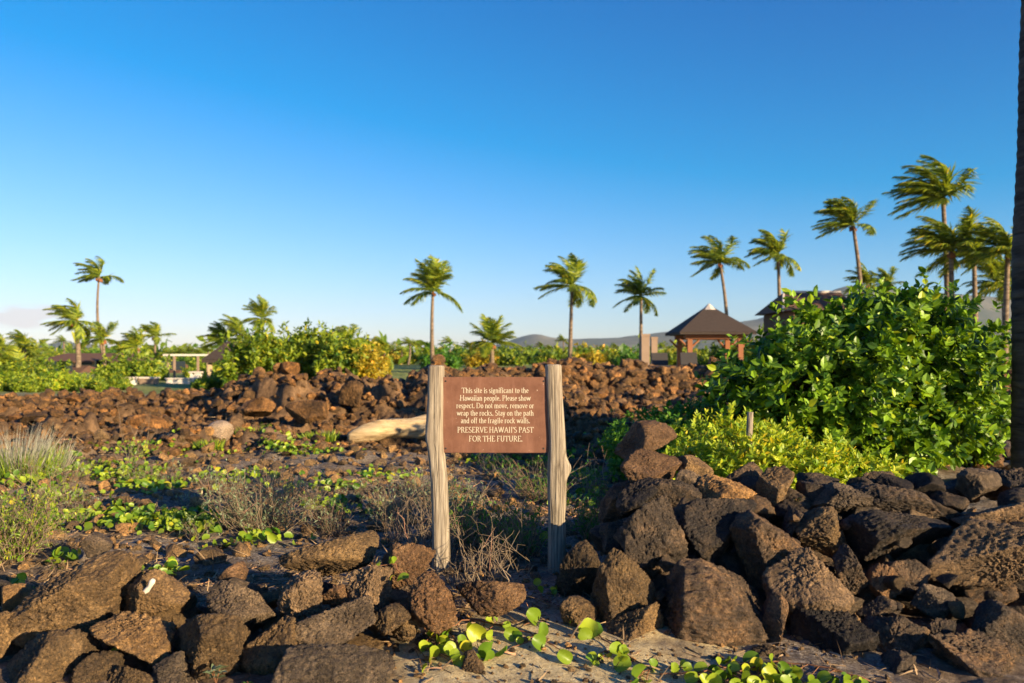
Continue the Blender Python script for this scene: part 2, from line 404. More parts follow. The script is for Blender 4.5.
def gh(x, y):                           # height of the modelled ground, read back from its own grid
    r = math.log(max(1.001, math.hypot(x, y))); a = math.atan2(x, y)
    if a < ANG[0]: a += 2 * math.pi
    i = min(max(int(np.searchsorted(LR, r)) - 1, 0), len(LR) - 2); j = min(max(int(np.searchsorted(ANG, a)) - 1, 0), len(ANG) - 2)
    f = (r - LR[i]) / (LR[i + 1] - LR[i]); g_ = (a - ANG[j]) / (ANG[j + 1] - ANG[j])
    return float((ZG[i, j] * (1 - g_) + ZG[i, j + 1] * g_) * (1 - f) + (ZG[i + 1, j] * (1 - g_) + ZG[i + 1, j + 1] * g_) * f)
def ground_at(px, py):                  # where the sight line of a pixel meets the ground
    Y = EYE * F / max(py - HZ, 4)
    for _ in range(10):
        p = W(px, py, Y); z = gh(p.x, p.y); Y = .5 * Y + .5 * (EYE - z) * F / max(py - HZ, 4)
    p = W(px, py, Y); p.z = gh(p.x, p.y); return p
nA = len(ang); i = np.arange(len(rad) - 1)[:, None] * nA; j = np.arange(nA)[None]; j2 = (j + 1) % nA
Q = np.stack([i + j, i + j2, i + nA + j2, i + nA + j], -1).reshape(-1, 4)[:, ::-1]
V = np.stack([gx, gy, gz], 1); V = np.vstack([V, [[0, 0, 0]]]); cidx = len(V) - 1
T = np.stack([np.full(nA, cidx), np.arange(nA), (np.arange(nA) + 1) % nA], 1)[:, ::-1]
mr, ms, mg = masks(V[:, 0], V[:, 1])
g = mesh_np('ground', V, [Q, T], M['ground'], attrs={'rock': mr, 'sand': ms, 'green': mg}); tag(g, kind='structure')

# distant slopes: a low volcano flank rising to the right
def hills():
    xs = np.linspace(-3800, 5200, 260); ys = np.linspace(3200, 5600, 40)
    X, Y = np.meshgrid(xs, ys)
    prof_px = [(-400, 352), (0, 351), (30, 346), (60, 341), (85, 343), (130, 350), (300, 352), (420, 351), (480, 350), (505, 342), (525, 335), (538, 333), (552, 337), (575, 339), (620, 337), (660, 332), (700, 327), (760, 318), (815, 300), (835, 289), (850, 285), (870, 287), (950, 292), (1050, 300), (1400, 320)]
    ax = [((p - CX) / F) for p, _ in prof_px]; az = [(HZ - q) / F for _, q in prof_px]
    s = X / Y
    top = np.interp(s, ax, az) * 4400
    t = sst(3200, 4400, Y); n = fbm(np.stack([X.ravel() / 300, Y.ravel() / 300, X.ravel() * 0], 1), 5, 3).reshape(X.shape)
    Z = top * t * (1 - .5 * sst(4600, 5600, Y)) + n * 14 * t - 5
    nx = len(xs); i = np.arange(len(ys) - 1)[:, None] * nx; j = np.arange(nx - 1)[None]
    Q = np.stack([i + j, i + j + 1, i + nx + j + 1, i + nx + j], -1).reshape(-1, 4)
    m = Mat('hill_scrub'); c = m.ramp(m.noise(.004, 8, .7), [(.35, (.06, .075, .045)), (.5, (.12, .11, .07)), (.65, (.20, .17, .11))]); m.color(c)
    o = mesh_np('hills', np.stack([X.ravel(), Y.ravel(), Z.ravel()], 1), Q, m.m); tag(o, kind='structure')
hills()

# sea air: one even box of haze
m = Mat('sea_haze'); m.t.nodes.remove(m.b); pv = m.N('ShaderNodeVolumePrincipled'); pv.inputs['Density'].default_value = .00005
pv.inputs['Color'].default_value = (.62, .80, 1.0, 1); m.L(pv.outputs[0], m.o.inputs['Volume'])
hz = MB(); hz.box(-7000, 7000, -7000, 7000, -8, 470); tag(hz.build('haze', m.m, smooth=False), 'thin sea haze', 'haze', kind='stuff')
# ------------------------------------------------------------------ rocks
_ico = {}
def ico(sub):
    if sub not in _ico:
        import bmesh
        bm = bmesh.new(); bmesh.ops.create_icosphere(bm, subdivisions=sub, radius=1)
        V = np.array([v.co[:] for v in bm.verts]); Fc = np.array([[v.index for v in f.verts] for f in bm.faces]); bm.free()
        _ico[sub] = (V / np.linalg.norm(V, axis=1)[:, None], Fc)
    return _ico[sub]
def rock_shape(seed, sub=5, facets=9, p=80, rough=1.0, tilt=0, elong=1.3, size=.4, dr_=(.42, .88)):
    rs = np.random.RandomState(seed); D, Fc = ico(sub)
    N = rs.normal(size=(facets, 3)); N /= np.linalg.norm(N, axis=1)[:, None]; d = rs.uniform(*dr_, facets)
    acc = (1 / 1.25) ** p * np.ones(len(D)); o = rs.uniform(0, 50, 3)
    wob = .05 * np.stack([fbm(D * 2 + o + q, 3, seed % 53 + q) for q in range(3)], 1)     # facets bent, not cut with a knife
    Dw = D + wob
    for n_, q in zip(N, d): acc += (np.maximum(Dw @ n_, 0) / q) ** p
    r = acc ** (-1 / p)
    V = D * r[:, None]
    V *= [elong, 1, 1 / elong ** .3]
    k = max(.8, size / .35)              # fine detail keeps a real size on rocks of any size
    f2 = fbm(V * 4.5 * k + o, 4, seed % 89, .62); w1, w2, _ = worley(V * 3.0 * k + o, seed % 71)
    crack = np.minimum(w2 - w1, .16) / .16
    V = V + D * (rough * (.062 / k ** .7 * f2 - .045 / k ** .7 * (1 - crack)))[:, None]
    if sub >= 5:
        f3 = fbm(V * 15 * k + o, 3, seed % 31 + 4, .6); v1, _, _ = worley(V * 13 * k + o, seed % 37)
        V = V + D * (rough / k ** .8 * (.058 * f3 - .045 * np.clip(1 - v1 / .42, 0, 1) ** .7))[:, None]
    t = R(tilt); c, s_ = math.cos(t), math.sin(t)
    V = V @ np.array([[c, 0, -s_], [0, 1, 0], [s_, 0, c]]).T
    return V, Fc
def fit(V, w_, d_, h_):
    lo, hi = V.min(0), V.max(0); V = (V - (lo + hi) / 2) / (hi - lo); return V * [w_, d_, h_]
ROCKS = []
def hero(x0, x1, y0, y1, Y, label, mat='lava_brown', tilt=0, seed=None, deep=.9, rough=1.0, facets=9, grow=1.07, elong=None, sharp=80, group=None, sub=None, cat='rock', name='lava_rock'):
    """a rock seen between these pixels, its middle Y metres away"""
    seed = seed if seed is not None else len(ROCKS) * 13 + 7
    c = W((x0 + x1) / 2, (y0 + y1) / 2, Y); w_ = (x1 - x0) / F * Y * grow; h_ = (y1 - y0) / F * Y * grow
    e = elong or max(1, min(2.2, max(w_, h_) / min(w_, h_)))
    V, Fc = rock_shape(seed, sub or (6 if max(x1 - x0, y1 - y0) > 46 and y0 > 450 else 5 if max(x1 - x0, y1 - y0) > 30 else 4), facets, sharp, rough, tilt, e, max(w_, h_))
    V = fit(V, w_, deep * (w_ + h_) / 2, h_)
    o = mesh_np(name, V + [0, 0, h_ / 2], Fc, M[mat], loc=(c.x, c.y, c.z - h_ / 2))
    tag(o, label, cat, group); ROCKS.append((c.x, c.y, c.z, w_ / 2, h_ / 2)); return o

def dl(cy):  # depth of the left wall's face for a picture height
    d0, k = 3.45, 1.6; a = (cy - HZ) / F; z = (EYE - a * d0) / (1 + a * k); return d0 + k * max(z, -.2)
def dr(cy):  # depth of the right wall's face
    d0, k = 3.75, 1.55; a = (cy - HZ) / F; z = (EYE - a * d0) / (1 + a * k); return d0 + k * max(z, -.2)
LW = 'rocks of the low wall on the left'
left = [
 (17, 131, 553, 640, 0, 'large brown boulder with a peaked top, biggest of the left wall', 'lava_brown', 28, .8),
 (120, 188, 573, 622, .02, 'flat topped brown rock carrying the white coral piece', 'lava_brown', 0, 1),
 (-6, 86, 632, 700, -.05, 'yellowish brown rock at the bottom left corner under the peaked boulder', 'lava_brown', 10, 1),
 (92, 180, 617, 670, -.02, 'rounded brown rock under the one with the white coral', 'lava_brown', -10, 1),
 (-18, 13, 610, 655, 0, 'brown rock cut by the left edge of the picture', 'lava_brown', 0, 1),
 (165, 246, 606, 705, -.05, 'tall brown rock behind the small silvery plant', 'lava_brown', 60, .9),
 (207, 278, 582, 632, .05, 'grey brown rock with a flat slanting top, right of the silvery plant', 'lava_gray', -20, 1),
 (219, 247, 562, 592, .22, 'small orange brown knob on top of the slanting grey rock', 'lava_red', 70, 1),
 (278, 324, 572, 622, 0, 'grey brown rock leaning under the dark domed boulder', 'lava_gray', 60, 1),
 (284, 379, 532, 578, .25, 'dark brown domed boulder topping the left wall', 'lava_brown', 5, 1),
 (290, 377, 599, 648, -.06, 'speckled grey rock lying slantwise below the domed boulder', 'lava_gray', 18, .9),
 (240, 302, 617, 680, -.02, 'smooth brown rock between the tall rock and the speckled one', 'lava_brown', 50, 1),
 (270, 395, 640, 712, -.12, 'wide dark brown rock at the bottom edge below the speckled one', 'lava_gray', 0, .8),
 (348, 393, 563, 614, .02, 'rounded grey brown rock right of the domed boulder', 'lava_gray', 80, 1),
 (378, 436, 540, 594, .15, 'crumbly orange brown rock left of the left sign post', 'lava_red', 20, 1),
 (412, 458, 573, 628, -.06, 'crumbly red brown rock at the foot of the left sign post', 'lava_red', 70, 1),
 (110, 166, 664, 700, -.05, 'small brown rock at the bottom edge, left of the tall rock', 'lava_brown', 0, 1),
 (368, 412, 603, 636, -.02, 'small brown rock below the vine shoot', 'lava_brown', 0, 1),
 (455, 526, 578, 613, .1, 'low brown rock lying between the feet of the sign posts', 'lava_red', -8, 1),
 (461, 485, 649, 684, -.03, 'small upright brown stone standing in the sand', 'lava_brown', 80, 1),
 (316, 352, 583, 606, .02, 'small pale brown rock tucked under the domed boulder', 'lava_red', 0, 1),
 (60, 104, 625, 660, .15, 'brown rock filling the gap under the peaked boulder', 'lava_brown', 0, 1),
 (150, 190, 655, 700, -.08, 'brown stone at the bottom edge between the tall rock and its left neighbour', 'lava_gray', 0, 1),
 (70, 118, 655, 702, -.04, 'dull brown stone at the bottom edge under the rounded rock', 'lava_brown', 20, 1),
 (84, 114, 532, 556, 1.1, 'small round rock lying on the ground behind the peaked boulder', 'lava_gray', 0, 1),
 (392, 425, 590, 640, .05, 'dark brown rock beside the vine shoot at the wall end', 'lava_brown', 70, 1),
]
for i_, (a, b, c, d, dy, lab, mt, ti, dp) in enumerate(left):
    hero(a, b, c, d, dl((c + d) / 2) + dy, lab, mt, ti, seed=100 + i_ * 7, deep=dp, rough=1.35, sharp=30, grow=1.02)
right = [
 (618, 676, 422, 462, 'reddish block on top of the stack at the left end of the right wall', 'lava_red', 75, .25),
 (620, 682, 452, 494, 'brown block under the reddish topmost block', 'lava_red', 0, .2),
 (614, 684, 494, 576, 'smooth slate grey boulder with a rounded top', 'lava_dark', 70, 0),
 (590, 654, 545, 618, 'tan rock with a dark shaded left side, right of the right sign post', 'lava_brown', 60, -.12),
 (556, 602, 540, 606, 'rough brown rock touching the foot of the right sign post', 'lava_brown', 70, .25),
 (608, 666, 603, 648, 'low dark brown rock on the sand at the left foot of the right wall', 'lava_brown', 10, -.05),
 (662, 778, 562, 652, 'biggest dark boulder at the foot of the right wall', 'lava_dark', 10, 0),
 (679, 757, 500, 562, 'dark boulder with a lit tan top above the biggest boulder', 'lava_dark', 30, 0),
 (694, 752, 477, 513, 'tan topped rock on the crest near the reddish stack', 'lava_brown', 0, .12),
 (732, 801, 513, 588, 'angular dark brown rock above right of the biggest boulder', 'lava_dark', 60, 0),
 (767, 843, 552, 627, 'squarish grey slab leaning to the left in mid wall', 'lava_gray', 40, -.05),
 (794, 851, 507, 557, 'brown wedge of rock above the squarish slab', 'lava_brown', 45, .05),
 (815, 866, 484, 514, 'rounded spongy rock on the crest in front of the big bush', 'lava_gray', 0, .1),
 (848, 953, 511, 566, 'long flat slab with a lit upper edge', 'lava_dark', 12, .05),
 (930, 1060, 522, 586, 'large pitted block at the right edge', 'lava_gray', 12, -.05),
 (799, 869, 610, 678, 'rounded dark brown boulder at the bottom, right of the vine', 'lava_dark', 30, 0),
 (832, 868, 546, 600, 'dark brown rock between the squarish slab and the flat slab', 'lava_dark', 80, .02),
 (866, 899, 563, 600, 'small rock with an orange lit corner beneath the flat slab', 'lava_red', 20, .06),
 (870, 932, 614, 669, 'bluish black rock left of the small round one at the bottom', 'lava_dark', -30, 0),
 (857, 896, 596, 622, 'small dark rock above the rounded bottom boulder', 'lava_dark', 0, .02),
 (914, 954, 586, 618, 'small speckled dark rock below the pitted block', 'lava_gray', -20, 0),
 (921, 954, 618, 654, 'small round brown rock near the bottom right', 'lava_dark', 40, -.04),
 (959, 1040, 600, 660, 'wide dark rock at the right edge under the pitted block', 'lava_dark', -15, -.03),
 (932, 1022, 636, 706, 'dark rock with a ridged top in the bottom right corner', 'lava_dark', -30, -.06),
 (858, 914, 650, 706, 'dark brown rock cut by the bottom edge, right of the vine', 'lava_dark', 0, -.05),
 (828, 862, 596, 616, 'small flat grey stone over the rounded bottom boulder', 'lava_gray', 0, .0),
 (850, 942, 484, 530, 'dark slanting slab on the crest behind the long flat slab', 'lava_dark', -12, .25),
 (950, 1040, 499, 536, 'flat tan edged slab on the crest at the right edge', 'lava_gray', 6, .2),
 (849, 892, 470, 500, 'dark round rock on the crest under the big bush', 'lava_dark', 0, .45),
 (755, 795, 468, 512, 'brown upright rock on the crest in the middle of the wall', 'lava_brown', 60, .2),
 (798, 836, 474, 498, 'dark rock on the crest behind the spongy one', 'lava_dark', 0, .35),
 (976, 1018, 469, 500, 'dark rock on the crest by the palm trunk', 'lava_dark', 0, .5),
 (938, 982, 474, 502, 'bluish dark rock on the crest left of the palm trunk', 'lava_dark', 0, .45),
 (781, 810, 507, 540, 'small grey rock wedged left of the brown wedge', 'lava_dark', 50, .06),
 (756, 786, 592, 664, 'dark narrow rock right of the biggest boulder', 'lava_dark', 85, -.02),
 (725, 762, 462, 494, 'dark rock on the crest behind the tan topped rock', 'lava_dark', 0, .35),
 (672, 706, 470, 500, 'grey rock on the crest right of the reddish stack', 'lava_gray', 0, .2),
 (668, 690, 500, 545, 'narrow dark rock between the slate boulder and the next', 'lava_dark', 80, .1),
 (600, 640, 480, 530, 'dark rock under the reddish stack, facing the sign', 'lava_dark', 60, .4),
 (672, 712, 545, 575, 'dark rock in the hollow above the biggest boulder', 'lava_dark', 0, .12),
 (886, 930, 560, 598, 'dark rock under the middle of the long flat slab', 'lava_dark', 0, .1),
 (1000, 1050, 470, 510, 'dark rock at the foot of the palm trunk', 'lava_dark', 0, .4),
 (752, 800, 648, 690, 'low brown rock behind the vine leaves at the wall foot', 'lava_brown', 0, 0),
 (560, 596, 596, 626, 'low dark rock on the sand right of the sign post foot', 'lava_brown', 0, .0),
 (640, 700, 478, 520, 'dark brown rock right under the reddish stack', 'lava_dark', 0, .2),
 (618, 660, 480, 520, 'dark block carrying the reddish stack', 'lava_dark', 90, .12),
 (676, 712, 456, 482, 'small brown rock right of the reddish topmost block', 'lava_brown', 0, .3),
 (600, 632, 520, 556, 'dark rock left of the slate grey boulder', 'lava_dark', 0, .2),
]
for i_, (a, b, c, d, lab, mt, ti, dy) in enumerate(right):
    hero(a, b, c, d, dr((c + d) / 2) + dy, lab, mt, ti, seed=(2209, 2311)[i_] if i_ < 2 else 504 + i_ * 11, rough=1.5 if b - a > 85 else 1.15, facets=7 if i_ < 2 else 9)

# shared shapes for the smaller rocks
PROTO = []
for k in range(12):
    V, Fc = rock_shape(3000 + k * 17, 5 if k < 6 else 3, 9, 40, 1.1, 0, 1.3, .45, (.38, .85)); V = fit(V, 1, .85, .72) + [0, 0, .30]
    me_ = {}
    for mt in ('lava_brown', 'lava_dark', 'lava_far', 'lava_gray', 'lava_red'):
        o = mesh_np('lava_rock', V, Fc, M[mt]); me_[mt] = o.data; bpy.data.objects.remove(o)
    PROTO.append(me_)
rr = random.Random(77)
def small_rock(p, s, mt, label, group, k=None, sink=.15):
    o = bpy.data.objects.new('lava_rock', PROTO[rr.randrange(6) if k is None else k][mt]); col.objects.link(o)
    o.location = (p[0], p[1], p[2] - sink * s); o.scale = (s * rr.uniform(.8, 1.25), s * rr.uniform(.8, 1.2), s * rr.uniform(.75, 1.15))
    o.rotation_euler = (rr.uniform(-.35, .35), rr.uniform(-.35, .35), rr.uniform(0, 6.28)); tag(o, label, 'rock', group); return o
# wedged stones inside the right wall (behind its face)
for py in range(488, 690, 27):
    for px in range(590, 1060, 33):
        x_, y_ = px + rr.uniform(-9, 9), py + rr.uniform(-8, 8)
        if x_ < 600 + max(0, (560 - y_)) * .5 or (y_ > 640 and x_ < 760): continue
        Y = dr(y_) + .20 + rr.uniform(-.03, .05); p = W(x_, y_, Y); s_ = rr.uniform(.2, .3)
        small_rock((p.x, p.y, p.z - .3 * s_), s_, rr.choice(['lava_dark', 'lava_dark', 'lava_gray']), 'small dark lava stone wedged among the larger rocks of the right wall', 'wedged stones of the right wall')
for py in range(590, 690, 26):
    for px in range(-10, 455, 32):
        x_, y_ = px + rr.uniform(-8, 8), py + rr.uniform(-7, 7); Y = dl(y_) + .16 + rr.uniform(-.02, .05); p = W(x_, y_, Y); s_ = rr.uniform(.14, .22)
        if y_ > 650 and x_ > 400: continue
        if y_ > 640: Y -= .16; s_ *= 1.25
        small_rock((p.x, p.y, p.z - .3 * s_), s_, rr.choice(['lava_brown', 'lava_gray', 'lava_brown']), 'small brown stone wedged among the larger rocks of the left wall', 'wedged stones of the left wall')
for k in range(34):                     # chocks in the joints of the right wall's face
    y_ = rr.uniform(505, 650); x_ = rr.uniform(600 + (560 - y_) * .3 * (y_ < 560), 1020); Y = dr(y_) - .02; p = W(x_, y_, Y); s_ = rr.uniform(.06, .11)
    small_rock((p.x, p.y, p.z), s_, rr.choice(['lava_dark', 'lava_gray', 'lava_brown']), 'fist sized lava stone chocked into a joint of the right wall', 'chock stones of the right wall')
# loose rocks of the lava field, placed on the ground
cnt = 0
def scatter(n, x0, x1, y0, y1, s0, s1, mt, label, group):
    k = 0
    while k < n:
        py = rr.uniform(y0, y1); px = rr.uniform(x0, x1); p = ground_at(px, py)
        if p.y > 24 or p.y < 5: py = (y0 + y1) / 2; k += 1; continue
        small_rock(p, rr.uniform(s0, s1) * (.4 + p.y / 14), mt, label, group); k += 1
scatter(20, 60, 450, 388, 440, .12, .3, 'lava_far', 'rough brown lava block on the sunlit mound beyond the sign', 'lava blocks on the sunlit mound')
scatter(14, -10, 260, 405, 455, .12, .3, 'lava_far', 'brown lava block in the rubble field on the left', 'lava blocks of the left rubble field')
scatter(16, 520, 720, 385, 470, .12, .28, 'lava_far', 'dark lava block in the shaded hollow right of the sign', 'lava blocks in the shaded hollow')
scatter(12, 60, 420, 455, 520, .10, .2, 'lava_gray', 'small stone lying loose on the weedy ground', 'loose stones on the weedy ground')

# rubble too plentiful to count: one body each
def rubble(name, pts, sizes, mat, label, cat='rubble'):
    Vs, Fs, n = [], [], 0; rs = np.random.RandomState(9)
    shapes = []
    for k in range(16):
        V, Fc = rock_shape(7000 + k * 31, 2, 8, 40, 1.0, 0, 1.3, .35, (.38, .85)); shapes.append((fit(V, 1, .9, .8), Fc))
    for (x, y, z), s in zip(pts, sizes):
        V, Fc = shapes[rs.randint(16)]; a = rs.uniform(0, 6.28); b = rs.uniform(-.6, .6)
        Ra = np.array([[math.cos(a), -math.sin(a), 0], [math.sin(a), math.cos(a), 0], [0, 0, 1]]); Rb = np.array([[1, 0, 0], [0, math.cos(b), -math.sin(b)], [0, math.sin(b), math.cos(b)]])
        V = (V * (s * rs.uniform(.75, 1.3, 3))) @ (Ra @ Rb).T + [x, y, z + s * .12]; Vs.append(V); Fs.append(Fc + n); n += len(V)
    o = mesh_np(name, np.concatenate(Vs), np.concatenate(Fs), M[mat], smooth=False); tag(o, label, cat, kind='stuff'); return o
rs = np.random.RandomState(3)
X = []; 
def cloud(n, x0, x1, y0, y1, s0, s1):
    x = rs.uniform(x0, x1, n); y = rs.uniform(y0, y1, n); s = rs.uniform(s0, s1, n) ** 1.0; z = full_h(x, y)
    m_, _, _ = masks(x, y); keep = (np.abs(x / y) < .75)
    for a in range(n):
        if keep[a]: X.append(((x[a], y[a], z[a]), s[a]))
cloud(9500, -14, 3, 10.8, 18, .03, .16)
cloud(2400, -2, 14, 18.2, 21.3, .12, .32)
cloud(1600, -15, -4, 13.5, 20, .06, .28)
cloud(1500, 0, 9, 9.5, 18.5, .06, .26)
# stack rows for the dry wall face of the long wall
for a in range(1500):
    x = rs.uniform(-2.2, 13); t = rs.uniform(0, 1); y = 18.45 + t * 1.2; X.append(((x, y, smooth_h(np.array([x]), np.array([y]))[0] + rs.uniform(-.05, .1)), rs.uniform(.15, .34)))
rubble('lava_rubble', [a for a, _ in X], [b for _, b in X], 'lava_far', 'loose brown lava rubble covering the field and the long low wall')
X = []
cloud(4200, -6.5, 3.2, 4.4, 12, .012, .075)
cloud(650, -7, 3, 5.0, 12, .07, .18)
for a in range(900):
    x = rs.uniform(-.9, 1.6); y = rs.uniform(3.1, 4.5); X.append(((x, y, gh(x, y)), rs.uniform(.006, .03)))
rubble('pebbles', [a for a, _ in X], [b for _, b in X], 'lava_brown', 'small stones strewn over the sand and ash', 'pebbles')

# ------------------------------------------------------------------ plants
LEAF = (np.array([[0, 0, 0], [-.5, .33, .06], [0, .33, 0], [.5, .33, .06], [-.42, .68, .04], [0, .68, -.03], [.42, .68, .04], [0, 1, -.08]]),
        np.array([[0, 2, 1], [0, 3, 2], [1, 2, 4], [2, 5, 4], [2, 3, 6], [2, 6, 5], [4, 5, 7], [5, 6, 7]]))
a_ = np.linspace(0, 2 * math.pi, 11)[:-1]
ROUND = (np.array([[0, 0, 0], [0, .3, -.02], [0, .62, -.04], [0, .90, -.02]] + [[sg * x, y, z] for sg in (-1, 1) for x, y, z in ((.28, .0, .12), (.46, .28, .34), (.46, .66, .36), (.26, 1.02, .16))]),
         np.array([[0, 1, 4], [1, 5, 4], [1, 2, 5], [2, 6, 5], [2, 3, 6], [3, 7, 6], [0, 8, 1], [1, 8, 9], [1, 9, 2], [2, 9, 10], [2, 10, 3], [3, 10, 11]]))
BLADE = (np.array([[-.5, 0, 0], [.5, 0, 0], [-.4, .5, .06], [.4, .5, .06], [0, 1, .0]]), np.array([[0, 1, 3], [0, 3, 2], [2, 3, 4]]))
def frames(d, rs, up=None, roll=.5):
    """per-leaf frames: y axis = d, z axis near up"""
    d = d / (np.linalg.norm(d, axis=1)[:, None] + 1e-9)
    u = np.tile([0, 0, 1.0], (len(d), 1)) if up is None else up
    u = u + rs.normal(0, roll, d.shape)
    x = np.cross(d, u); x /= np.linalg.norm(x, axis=1)[:, None] + 1e-9; z = np.cross(x, d)
    return x, d, z
def leaves(pos, d, L, wd, rs, shape=LEAF, up=None, roll=.5):
    V0, F0 = shape; n = len(pos); x, y, z = frames(d, rs, up, roll)
    L = np.broadcast_to(L, (n,)); wd = np.broadcast_to(wd, (n,))
    V = pos[:, None] + V0[None, :, 0:1] * (wd[:, None, None] * x[:, None]) + V0[None, :, 1:2] * (L[:, None, None] * y[:, None]) + V0[None, :, 2:3] * (L[:, None, None] * z[:, None])
    Fc = F0[None] + (np.arange(n) * len(V0))[:, None, None]
    return V.reshape(-1, 3), Fc.reshape(-1, 3)
def bush(name, lobes, ntip, nleaf, L, label, cat, leafm, seed, group=None, ratio=.5, base=None, branch=True, twig_r=.02, flat=.35, inner=.35, shoots=.06, lo=0.0, nbr=26, kind=None, lumpy=.36):
    rs = np.random.RandomState(seed); C = np.array([l[:3] for l in lobes], float); Rr = np.array([l[3:6] for l in lobes], float)
    area = (Rr.prod(1)) ** (2 / 3); pick = rs.choice(len(lobes), ntip * 3, p=area / area.sum())
    D = rs.normal(size=(ntip * 3, 3)); D /= np.linalg.norm(D, axis=1)[:, None]
    P = C[pick] + D * Rr[pick]; nrm = D / Rr[pick]; nrm /= np.linalg.norm(nrm, axis=1)[:, None]
    lump = fbm(P * (1.6 / max(.4, Rr.mean())), 4, seed)
    P = P + nrm * (lump * lumpy * Rr.mean())[:, None]
    ins = np.zeros(len(P), bool)
    for c, r in zip(C, Rr): ins |= (((P - c) / r) ** 2).sum(1) < .62
    keep = (~ins) & (P[:, 2] > lo); P = P[keep][:ntip]; nrm = nrm[keep][:ntip]
    dep = rs.uniform(0, 1, len(P)) ** 2 * inner * Rr.mean(); sh = rs.uniform(0, 1, len(P)) < shoots
    P = P - nrm * dep[:, None] + (nrm * .4 + [0, 0, .8]) * (sh * rs.uniform(.3, 1.0, len(P)) * L * 2.6)[:, None]
    P[:, 2] = np.maximum(P[:, 2], lo + .01)
    ax = nrm * .7 + [0, 0, .6] + rs.normal(0, .3, P.shape); ax /= np.linalg.norm(ax, axis=1)[:, None]
    t = np.cross(ax, rs.normal(size=ax.shape)); t /= np.linalg.norm(t, axis=1)[:, None]; b = np.cross(ax, t)
    Ps, Ds = [], []
    for k in range(nleaf):
        a = k * 2.4 + rs.uniform(-.3, .3, len(P)); el = flat + .9 * k / nleaf * rs.uniform(.5, 1.1, len(P))
        out = np.cos(a)[:, None] * t + np.sin(a)[:, None] * b
        Ds.append(out * np.cos(el)[:, None] + ax * np.sin(el)[:, None] - [0, 0, .12]); Ps.append(P + ax * ((k / nleaf - .6) * L * .9))
    Ps = np.concatenate(Ps); Ds = np.concatenate(Ds); Ls = L * rs.uniform(.55, 1.2, len(Ps))
    up = np.tile(ax, (nleaf, 1)); V, Fc = leaves(Ps, Ds, Ls, Ls * ratio, rs, LEAF, up, .35)
    bs = np.array(base if base is not None else [C[:, 0].mean(), C[:, 1].mean(), lo])
    root = empty(name, bs, label, cat, group, kind)
    mesh_np('foliage', V - bs, Fc, leafm, root, smooth=False)
    if branch:
        m = MB()
        for k in rs.choice(len(P), min(nbr, len(P)), False):
            q = P[k] - bs; off = rs.normal(0, .12, 3) * Rr.mean(); off[2] = 0
            m.tube([off * .6, off + q * .35 + [0, 0, .1 * Rr.mean()], q * .7 + rs.normal(0, .03, 3) * Rr.mean(), q], [twig_r, twig_r * .75, twig_r * .5, twig_r * .2], 5, False)
        m.build('branches', M['bark'], root)
    return root

# big glossy bush behind the right wall
zb = gh(3.6, 8.8)
bush('big_leaf_bush', [
  (3.4, 8.6, .95, .8, .8, .84), (2.8, 8.6, .72, .58, .6, .82), (3.9, 8.6, 1.05, .8, .8, .84), (4.35, 8.8, 1.15, .72, .75, .9), (3.9, 9.6, .8, .9, .9, .75), (3.4, 9.3, .75, .55, .7, .5),
  (4.85, 9.5, .95, .6, .7, 1.0), (4.6, 9.8, 1.3, .8, .8, .85), (5.6, 9.9, .85, .65, .7, .95)],
  6400, 7, .108, 'tall dark green bush with large glossy leaves behind the right wall', 'bush', M['bush_leaf'], 41, ratio=.58, lo=zb, twig_r=.03, shoots=.16, nbr=70, inner=.8, lumpy=.85)
bush('low_shrub', [(1.75, 7.2, .28, .45, .45, .3), (2.25, 6.85, .34, .6, .45, .32), (2.85, 6.9, .25, .45, .45, .26), (2.15, 7.7, .42, .6, .5, .32), (1.45, 7.0, .15, .3, .4, .2)],
  3600, 6, .060, 'low bright yellow green shrub around the white stake behind the right wall', 'shrub', M['shrub_leaf'], 43, ratio=.5, lo=.0, twig_r=.01, shoots=.12, nbr=120, inner=.5, flat=.5)
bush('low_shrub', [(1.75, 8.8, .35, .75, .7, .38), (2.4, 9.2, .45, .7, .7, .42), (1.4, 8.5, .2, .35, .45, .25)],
  2200, 6, .06, 'low mid green shrub in the shade left of the big bush', 'shrub', M['shrub_leaf_green'], 44, ratio=.5, lo=.0, twig_r=.01, nbr=30)

